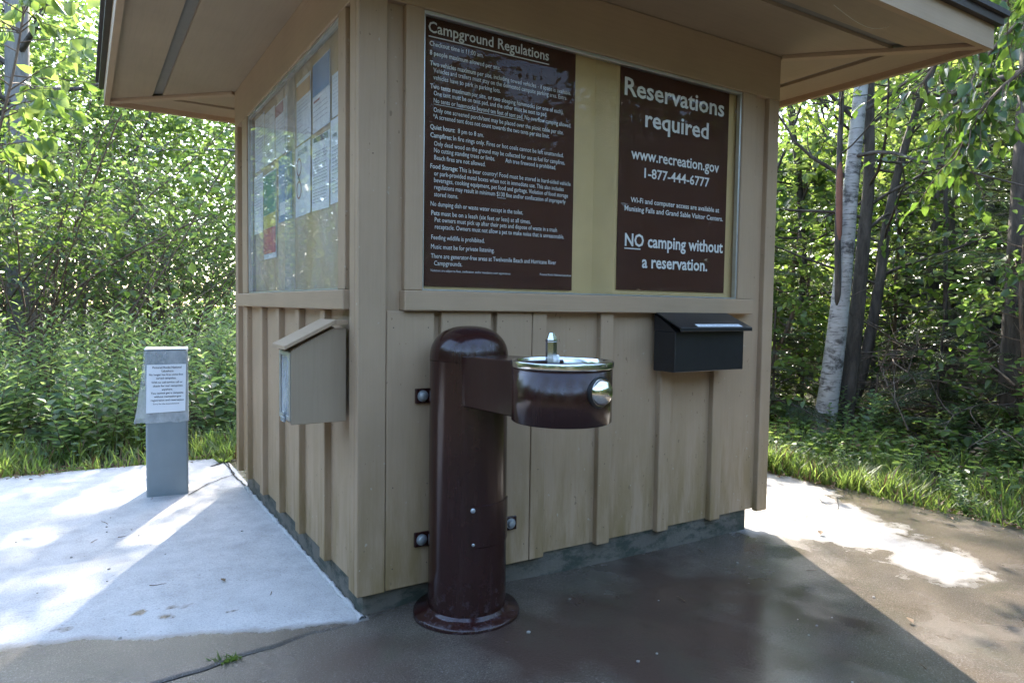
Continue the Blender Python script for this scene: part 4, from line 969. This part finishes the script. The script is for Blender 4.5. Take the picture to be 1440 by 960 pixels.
# --- hemlocks
def hemlock(seed, h, r0, bl, t0=.04, nb=46, dead=.0, fine=1.0):
    rng = rngs(seed); P = path(rng, (0, 0, 0), (0, 0, 1), h, 10, .025); tubes = [(P, np.linspace(r0, .012, 11))]; out = []; ga = 0
    for i in range(nb):
        t = t0+(1-t0)*i/nb; p, d = at_t(P, min(t, .985)); ga += 2.4+rng.normal(0, .3); L_ = bl*(1-t)**.75*rng.uniform(.75, 1.15)+.15
        B = path(rng, p, (math.cos(ga), math.sin(ga), .12+rng.normal(0, .1)), L_, 8, .05, -.035); tubes.append((B, np.linspace(max(.004, .013*L_), .002, 9)))
        if rng.uniform() < dead and t < .4:
            for q_ in range(4):
                q, e = at_t(B, rng.uniform(.2, .95)); tubes.append((path(rng, q, unit(e+rng.normal(0, .6, 3)), rng.uniform(.15, .45), 4, .2), np.linspace(.004, .001, 5)))
            continue
        nbr = max(4, int(L_*15*fine))
        for s_ in np.linspace(.16, 1, nbr):
            q, e = at_t(B, min(s_, .995)); side = np.cross(e, [0, 0, 1.]); side = unit(side)
            for sg in (-1, 1):
                l2 = min(.42, .5*L_*(1.1-s_)+.06)*rng.uniform(.7, 1.1); dv = unit(e*.75+side*sg*.8+np.array([0, 0, -.10+rng.normal(0, .08)])); C_ = np.array([q, q+dv*l2*.5+np.array([0, 0, .0]), q+dv*l2+np.array([0, 0, -.05*l2])])
                tubes.append((C_, np.array([.0025, .0018, .001])))
                m_ = max(3, int(l2/.022*fine)); sd = unit(np.cross(dv, [0, 0, 1.]))
                for u in np.linspace(.08, 1, m_):
                    c, _ = at_t(C_, min(u, .99))
                    for s2 in (-1, 1):
                        out.append((c, unit(dv*.7+sd*s2*.8+rng.normal(0, .1, 3)), np.array([0, 0, 1.])+rng.normal(0, .25, 3), rng.uniform(.028, .048)/fine**.5, rng.uniform(.007, .011)/fine**.8))
    return tubes, pack(out)
def mk_h(seed, *a, **k): tb, lv = hemlock(seed, *a, **k); return make_tree('hemlock_tree', 'dark hemlock', 'tree', tb, lv, M['bark'], M['needle'], None, 5)
pl = Planter([mk_h(301, 7.5, .075, 2.2, .04, 44, .2, .62), mk_h(302, 2.4, .028, 1.05, .05, 26, 0, 1.0), mk_h(303, 9, .10, 2.5, .05, 48, .2, .55), mk_h(304, 1.5, .02, .8, .06, 20, 0, 1.0)])
HG = 'hemlocks crowding the right hand wood'
for x, y, k, s, lab in ((5.0, 2.35, 1, .95, 'young hemlock with bright sprays left of the birch beside the kiosk corner'), (5.6, 2.9, 1, 1.25, 'taller young hemlock right behind the kiosk corner'), (6.2, .35, 1, 1.0, 'young hemlock between the birch and the thick rough trunk'), (6.7, -.4, 1, 1.2, 'young hemlock beyond the thick rough trunk'),
    (5.9, 1.0, 3, .9, 'small hemlock seedling right of the birch foot'), (5.35, .75, 3, .75, 'hemlock seedling before the dead twigs'), (5.75, -.1, 3, 1.0, 'hemlock seedling under the thick rough trunk'), (4.75, 1.95, 3, .8, 'hemlock seedling at the left foot of the birch'), (5.4, -.75, 3, .9, 'hemlock seedling near the right photo edge')):
    pl.put(k, x, y, rng.uniform(0, 6.28), s, lab)
for x, y, k in ((8.2, 2.0, 0), (7.9, .6, 2), (8.8, 1.6, 0), (8.2, -.9, 0), (9.6, 3.0, 2), (9.4, .2, 2), (10.4, 1.6, 0), (10.2, 4.6, 2), (9.9, -1.5, 2), (11.5, .2, 0), (11.8, 3.2, 2), (12.5, 1.7, 0), (7.3, -2.3, 0), (12.6, 5.0, 0), (13.4, 3.4, 2), (13.2, -.6, 2), (14.5, 1.2, 0), (15.0, 4.5, 2), (16, 2.6, 0)):
    pl.put(k, x, y, rng.uniform(0, 6.28), rng.uniform(.85, 1.2), 'dark hemlock among the shaded trees right of the kiosk', HG)
# --- tall broadleaf trees behind
def tall(seed, h, r0, t0, nb, bl, nsub, sl, nl, Ll, Wl, mat, bark, label):
    rng = rngs(seed); P = path(rng, (0, 0, 0), (rng.normal(0, .05), rng.normal(0, .05), 1), h, 12, .04); tb, lv = broad(rng, [(P, np.linspace(r0, .02, 13))], nb, bl, t0, nsub, sl, nl, Ll, Wl, .35, .25)
    return make_tree('broadleaf_tree', label, 'tree', tb, lv, M[bark], M[mat], None, 7)
pt = Planter([tall(401, 8.5, .10, .18, 30, 2.1, 7, .75, 7, .10, .068, 'leaf2', 'bark', ''), tall(402, 11, .15, .28, 34, 2.6, 7, .85, 7, .12, .08, 'leaf', 'greybark', ''), tall(403, 6.5, .045, .12, 30, 1.8, 7, .6, 7, .125, .085, 'leaf2', 'bark', '')])
TG = 'sunny broadleaf trees behind the left thicket'
for x, y, k in ((-3.3, 12.4, 0), (-1.9, 13.2, 0), (-.2, 13.6, 2),  (-2.8, 15.5, 1), (-.8, 16.2, 0), (-4.2, 14.0, 2), (-4.6, 17.5, 0)):
    pt.put(k, x, y, rng.uniform(0, 6.28), rng.uniform(.8, 1.1), 'sunlit broadleaf tree rising behind the left thicket', TG)
for x, y, k in ((5.25, 2.75, 2), (5.9, 2.45, 2), (6.5, 2.0, 2), (7.3, 2.7, 2), (8.6, 3.6, 2)):
    pt.put(k, x, y, rng.uniform(0, 6.28), (.5, .56, .6, .7, .75, .9, 1.0)[int(abs(x*7)) % 7], 'bright leaved tree behind the right corner of the kiosk', 'bright leaved trees behind the kiosk corner')
for x, y, k in ((9.6, 10.4, 1), (3.5, 10.6, 1), (3.2, 8.5, 0), (4.1, 9.2, 0), (2.5, 9.8, 1), (4.9, 11.6, 1)):
    pt.put(k, x, y, rng.uniform(0, 6.28), 1.0, 'tall tree hidden behind the kiosk roof', 'trees hidden behind the kiosk')
for x, y, k in ((-6, -7, 1), (-2, -8.5, 1), (2.5, -8, 0), (6.5, -6.5, 1), (9, -3.5, 1), (-8.5, -2, 1), (-7.5, 3, 0), (5, -11, 1), (-5, -12, 1)):
    pt.put(k, x, y, rng.uniform(0, 6.28), 1.05, 'unseen tall tree added behind the viewer for reflections and dimmer sky fill', 'unseen trees added behind the viewer')  # out of view, added for reflections and to cut the sky fill
ps = Planter([tall(421, 1.9, .018, .06, 26, .75, 5, .32, 6, .085, .058, 'leaf', 'twig', ''), tall(422, 1.3, .014, .05, 22, .6, 5, .28, 6, .075, .05, 'leaf2', 'twig', ''), tall(423, 2.6, .022, .10, 28, .95, 5, .4, 6, .10, .068, 'leafdark', 'twig', '')])
for x, y, k in ((4.72, 2.1, 1), (5.05, 2.55, 0), (5.5, 2.15, 0), (5.15, -.02, 0), (5.25, -.45, 0), (5.6, -.9, 2), (6.3, -.6, 2), (4.9, -.8, 1), (6.3, 2.9, 2), (7.0, 2.0, 2)):
    ps.put(k, x, y, rng.uniform(0, 6.28), rng.uniform(.8, 1.15), 'low green leafy shrub in the undergrowth along the right wood edge', 'shrubs of the right wood edge')
for src_ in ps.p: src_['category'] = 'shrub'
for o_ in list(col.objects):
    if o_.parent is None and o_.get('group') == 'shrubs of the right wood edge': o_['category'] = 'shrub'; o_.name = 'leafy_shrub'
placed_tree('grey_trunk_tree', 'broad pale grey trunk half hidden by leaves at the top left', 'tree', [(-1.50, 9.2, -.1), (-1.5, 9.2, 2), (-1.48, 9.2, 4.5), (-1.4, 9.2, 8)], .17, .12, M['greybark'], M['leaf2'], 71, .55, 14, 2.2)
# maple sapling with big drooping leaves, near the top left
rng = rngs(81); ms = thing('maple_sapling', 'young maple with large drooping yellow green leaves at the top left', 'sapling', (-1.75, 5.0, -.05)); tubes = []; lv = []
TP = cat_path([(0, 0, 0), (.15, .05, 1.2), (.3, 0, 2.2), (.5, -.1, 3.1), (.62, -.15, 3.9)], 18); tubes.append((TP, np.linspace(.022, .007, 18)))
for j in range(40):
    t = rng.uniform(.5, .99); p, d = at_t(TP, t); a = rng.uniform(0, 6.28); B = path(rng, p, (math.cos(a), math.sin(a), .45), rng.uniform(.4, 1.0), 6, .1, -.08); tubes.append((B, np.linspace(.006, .002, 7)))
    for tt in np.linspace(.35, 1, 5):
        q, e = at_t(B, min(tt, .99))
        for s2 in (-1, 1):
            dd = unit(e*.5+rng.normal(0, .4, 3)+np.array([0, 0, -.75])); lv.append((q, dd, unit(rng.normal(0, 1, 3)*np.array([1, 1, .3])+np.array([0, 0, .35])), rng.uniform(.11, .165), rng.uniform(.075, .115)))
V, F = tube_np(tubes, 6); link('trunk', np_mesh('trunk', V, [F], smooth=True), M['twig'], ms); foliage('crown', pack(lv), M['leaf2'], ms)

# --- dead twigs lying in the right wood
rng = rngs(91); 
for b in range(10):
    tubes = []; c = np.array([rng.uniform(5.5, 7.0), rng.uniform(-.7, 1.6), 0])
    for i in range(22):
        p = rng.normal(0, .35, 3)*np.array([1, 1, 0])+np.array([0, 0, rng.uniform(.02, .8)]); B = path(rng, p, (rng.normal(), rng.normal(), rng.normal(.1, .3)), rng.uniform(.5, 1.3), 6, .14); tubes.append((B, np.linspace(rng.uniform(.005, .011), .0015, 7)))
        for q_ in range(4):
            q, e = at_t(B, rng.uniform(.2, .95)); tubes.append((path(rng, q, unit(e+rng.normal(0, .7, 3)), rng.uniform(.2, .5), 4, .18), np.linspace(.0045, .001, 5)))
    V, F = tube_np(tubes, 5); o = link('dead_brush', np_mesh('dead_brush', V, [F], smooth=True), M['deadwood']); o.location = (c[0], c[1], terr(c[0], c[1]))
    tag(o, 'tangle of dead brown twigs on the shaded wood floor right of the birch', 'dead twigs', 'dead twig tangles in the right wood')
# --- far woods, one mass
def far(name, label, az0, az1, r0, r1, hmax, n, seed, mat, L0, gaps=False):
    rng = rngs(seed); a = np.radians(rng.uniform(az0, az1, n)); r = rng.uniform(r0, r1, n); x = -.8+r*np.sin(a); y = -2.3+r*np.cos(a)
    if gaps: kp = np.array([mnoise.noise(Vector((q*16, 3, 7))) for q in a]) > -.33; a = a[kp]; r = r[kp]; x = x[kp]; y = y[kp]; n = len(a)
    top = np.array([hmax*(.75+.35*mnoise.noise(Vector((q*9, 1, 2)))) for q in a]); z = top*rng.uniform(0, 1, n)**.9
    th = rng.uniform(0, 2*PI, n); D = np.stack([np.cos(th), np.sin(th), rng.uniform(-.9, .3, n)], 1); Nn = rng.normal(0, 1, (n, 3)); Ls = L0*rng.uniform(.6, 1.3, n)
    V, F = leaf_mesh_arrays(np.stack([x, y, z], 1), D, Nn, Ls, Ls*.65); return tag(link(name, np_mesh(name, V, [F]), M[mat]), label, 'woods', None, 'stuff')
far('far_woods', 'distant sunlit leaves of the wood beyond the left thicket', -40, 22, 16, 25, 11, 110000, 95, 'leaf', .16)
far('far_woods', 'unseen mass of trees added behind the viewer to darken the glass reflections', 112, 318, 14, 21, 9.5, 95000, 98, 'leafdark', .34, True)  # unseen woods, added to keep bright sky out of the glass
far('far_woods', 'second unseen mass of trees added behind the viewer to close reflected sky gaps', 108, 322, 23, 28, 11, 50000, 100, 'leafdark', .42)  # added backing layer that blocks sky gaps mirrored in the glass
far('far_woods', 'sunlit low foliage seen beyond the right corner of the kiosk', 44, 58, 13, 20, 5.2, 34000, 99, 'leaf', .16)
far('far_woods', 'dense dark foliage of the wood far behind the hemlocks', 57, 110, 15, 22, 12, 60000, 96, 'leafdark', .22)

# --- small things on the concrete
rng = rngs(97)
def small_leaf(x, y, s, lab, rz):
    V, F = leaf_mesh_arrays(np.zeros((1, 3)), np.array([[1., 0, .1]]), np.array([[0, 0, 1.]]), np.array([s]), np.array([s*.6]), .3, -.1)
    o = link('fallen_leaf', np_mesh('fallen_leaf', V, [F]), M['litter']); o.location = (x, y, zt(x, y)+.008); o.rotation_euler.z = rz; tag(o, lab, 'leaf')
small_leaf(2.317, -.227, .05, 'single brown dead leaf on the bright dry concrete', .6)
small_leaf(-.33, .62, .03, 'small dry leaf on the pale path near the kiosk corner', 2.0)
small_leaf(1.72, -1.0, .035, 'dark dead leaf on the sunlit wet concrete at the lower right', 1.2)
for i in range(26):
    x, y = (rng.uniform(-1.2, -.05), rng.uniform(.2, 2.0)) if i % 2 else (rng.uniform(.2, 2.0), rng.uniform(-1.3, -.2))
    m = MB(); r_ = bmesh.ops.create_icosphere(m.bm, subdivisions=1, radius=rng.uniform(.003, .0075)); 
    for v in m.bm.verts: v.co = Vector((v.co.x*rng.uniform(.8, 1.3), v.co.y*rng.uniform(.7, 1.2), v.co.z*.6))
    o = m.build('pebble', M['stone']); o.location = (x, y, (zt(x, y)+.003 if i % 2 else ground_z(x, y))+.002); tag(o, 'tiny pebble on the pale path' if i % 2 else 'tiny pebble on the wet concrete', 'pebble', 'pebbles on the pale path' if i % 2 else 'pebbles on the wet concrete')
for i in range(12):
    x, y = (rng.uniform(-1.1, -.05), rng.uniform(.3, 2.2)) if i % 2 else (rng.uniform(.6, 3.0), rng.uniform(-1.2, .1))
    V, F = tube_np([(path(rng, (0, 0, 0), (rng.normal(), rng.normal(), 0), rng.uniform(.03, .08), 4, .25)*np.array([1, 1, .2]), np.linspace(.0016, .0008, 5))], 5)
    o = link('twig_bit', np_mesh('twig_bit', V, [F]), M['litter']); o.location = (x, y, (zt(x, y)+.003 if x < 0 else ground_z(x, y))+.003)
    tag(o, 'thin broken twig lying on the pale path' if i % 2 else 'thin broken twig lying on the wet concrete', 'twig', 'twigs on the pale path' if i % 2 else 'twigs on the wet concrete')
def tuft(x, y, h, nb, seed, lab):
    rng = rngs(seed); lv = []
    for i in range(nb):
        a = rng.uniform(0, 6.28); lv.append((np.array([rng.normal(0, .012), rng.normal(0, .006), 0]), np.array([math.cos(a)*.8, math.sin(a)*.8, rng.uniform(.4, 1.4)]), np.array([0, 0, 1.])+rng.normal(0, .3, 3), h*rng.uniform(.6, 1.2), h*.16))
    o = foliage('weed_tuft', pack(lv), M['grass']); o.location = (x, y, -.012); tag(o, lab, 'weed')
tuft(-.431, -.026, .042, 40, 3, 'small green weed tuft growing in the long slab crack')
tuft(.03, 2.86, .09, 40, 4, 'weed tuft in the cracked joint behind the fee post')

# ------------------------------------------------------------------ CAMERA, LIGHT, WORLD
yaw, pitch, roll, fpx = R(31.899), R(-2.892), R(.824), 973.6
f = Vector((math.sin(yaw)*math.cos(pitch), math.cos(yaw)*math.cos(pitch), math.sin(pitch))); r = Vector((math.cos(yaw), -math.sin(yaw), 0)); u = r.cross(f)
r2 = r*math.cos(roll)+u*math.sin(roll); u2 = -r*math.sin(roll)+u*math.cos(roll)
cam = bpy.data.cameras.new('camera'); co = bpy.data.objects.new('camera', cam); col.objects.link(co)
mw = Matrix((( r2.x, u2.x, -f.x, CX), (r2.y, u2.y, -f.y, CY), (r2.z, u2.z, -f.z, 1.125), (0, 0, 0, 1))); co.matrix_world = mw
cam.sensor_width = 36; cam.sensor_fit = 'HORIZONTAL'; cam.lens = fpx/1440*36; cam.clip_start = .02; cam.clip_end = 500
scene.camera = co
SAZ, SEL = R(27.7), R(38)
sd = Vector((math.sin(SAZ)*math.cos(SEL), math.cos(SAZ)*math.cos(SEL), math.sin(SEL)))
sun = bpy.data.lights.new('sun', 'SUN'); sun.energy = 2.0; sun.angle = R(.53); sun.color = (1, .93, .82); so = bpy.data.objects.new('sun', sun); col.objects.link(so)
so.rotation_euler = (-sd).to_track_quat('-Z', 'Y').to_euler(); so.location = (0, 0, 12)
w = bpy.data.worlds.new('World'); scene.world = w; w.use_nodes = True; nt = w.node_tree; bg = nt.nodes['Background']; sky = nt.nodes.new('ShaderNodeTexSky'); sky.sky_type = 'NISHITA'; sky.sun_disc = False
sky.sun_elevation = SEL; sky.sun_rotation = SAZ; sky.altitude = 200; sky.air_density = 1.0; sky.dust_density = 1.5; nt.links.new(sky.outputs[0], bg.inputs[0]); bg.inputs[1].default_value = .15
vs = scene.view_settings; scene.display_settings.display_device = 'sRGB'; vs.view_transform = 'Standard'; vs.look = 'None'; vs.gamma = 1; vs.use_curve_mapping = False; vs.exposure = 3.48
cy = scene.cycles; cy.use_denoising = True; cy.max_bounces = 8; cy.diffuse_bounces = 4; cy.transmission_bounces = 6; cy.transparent_max_bounces = 10; cy.sample_clamp_indirect = 6
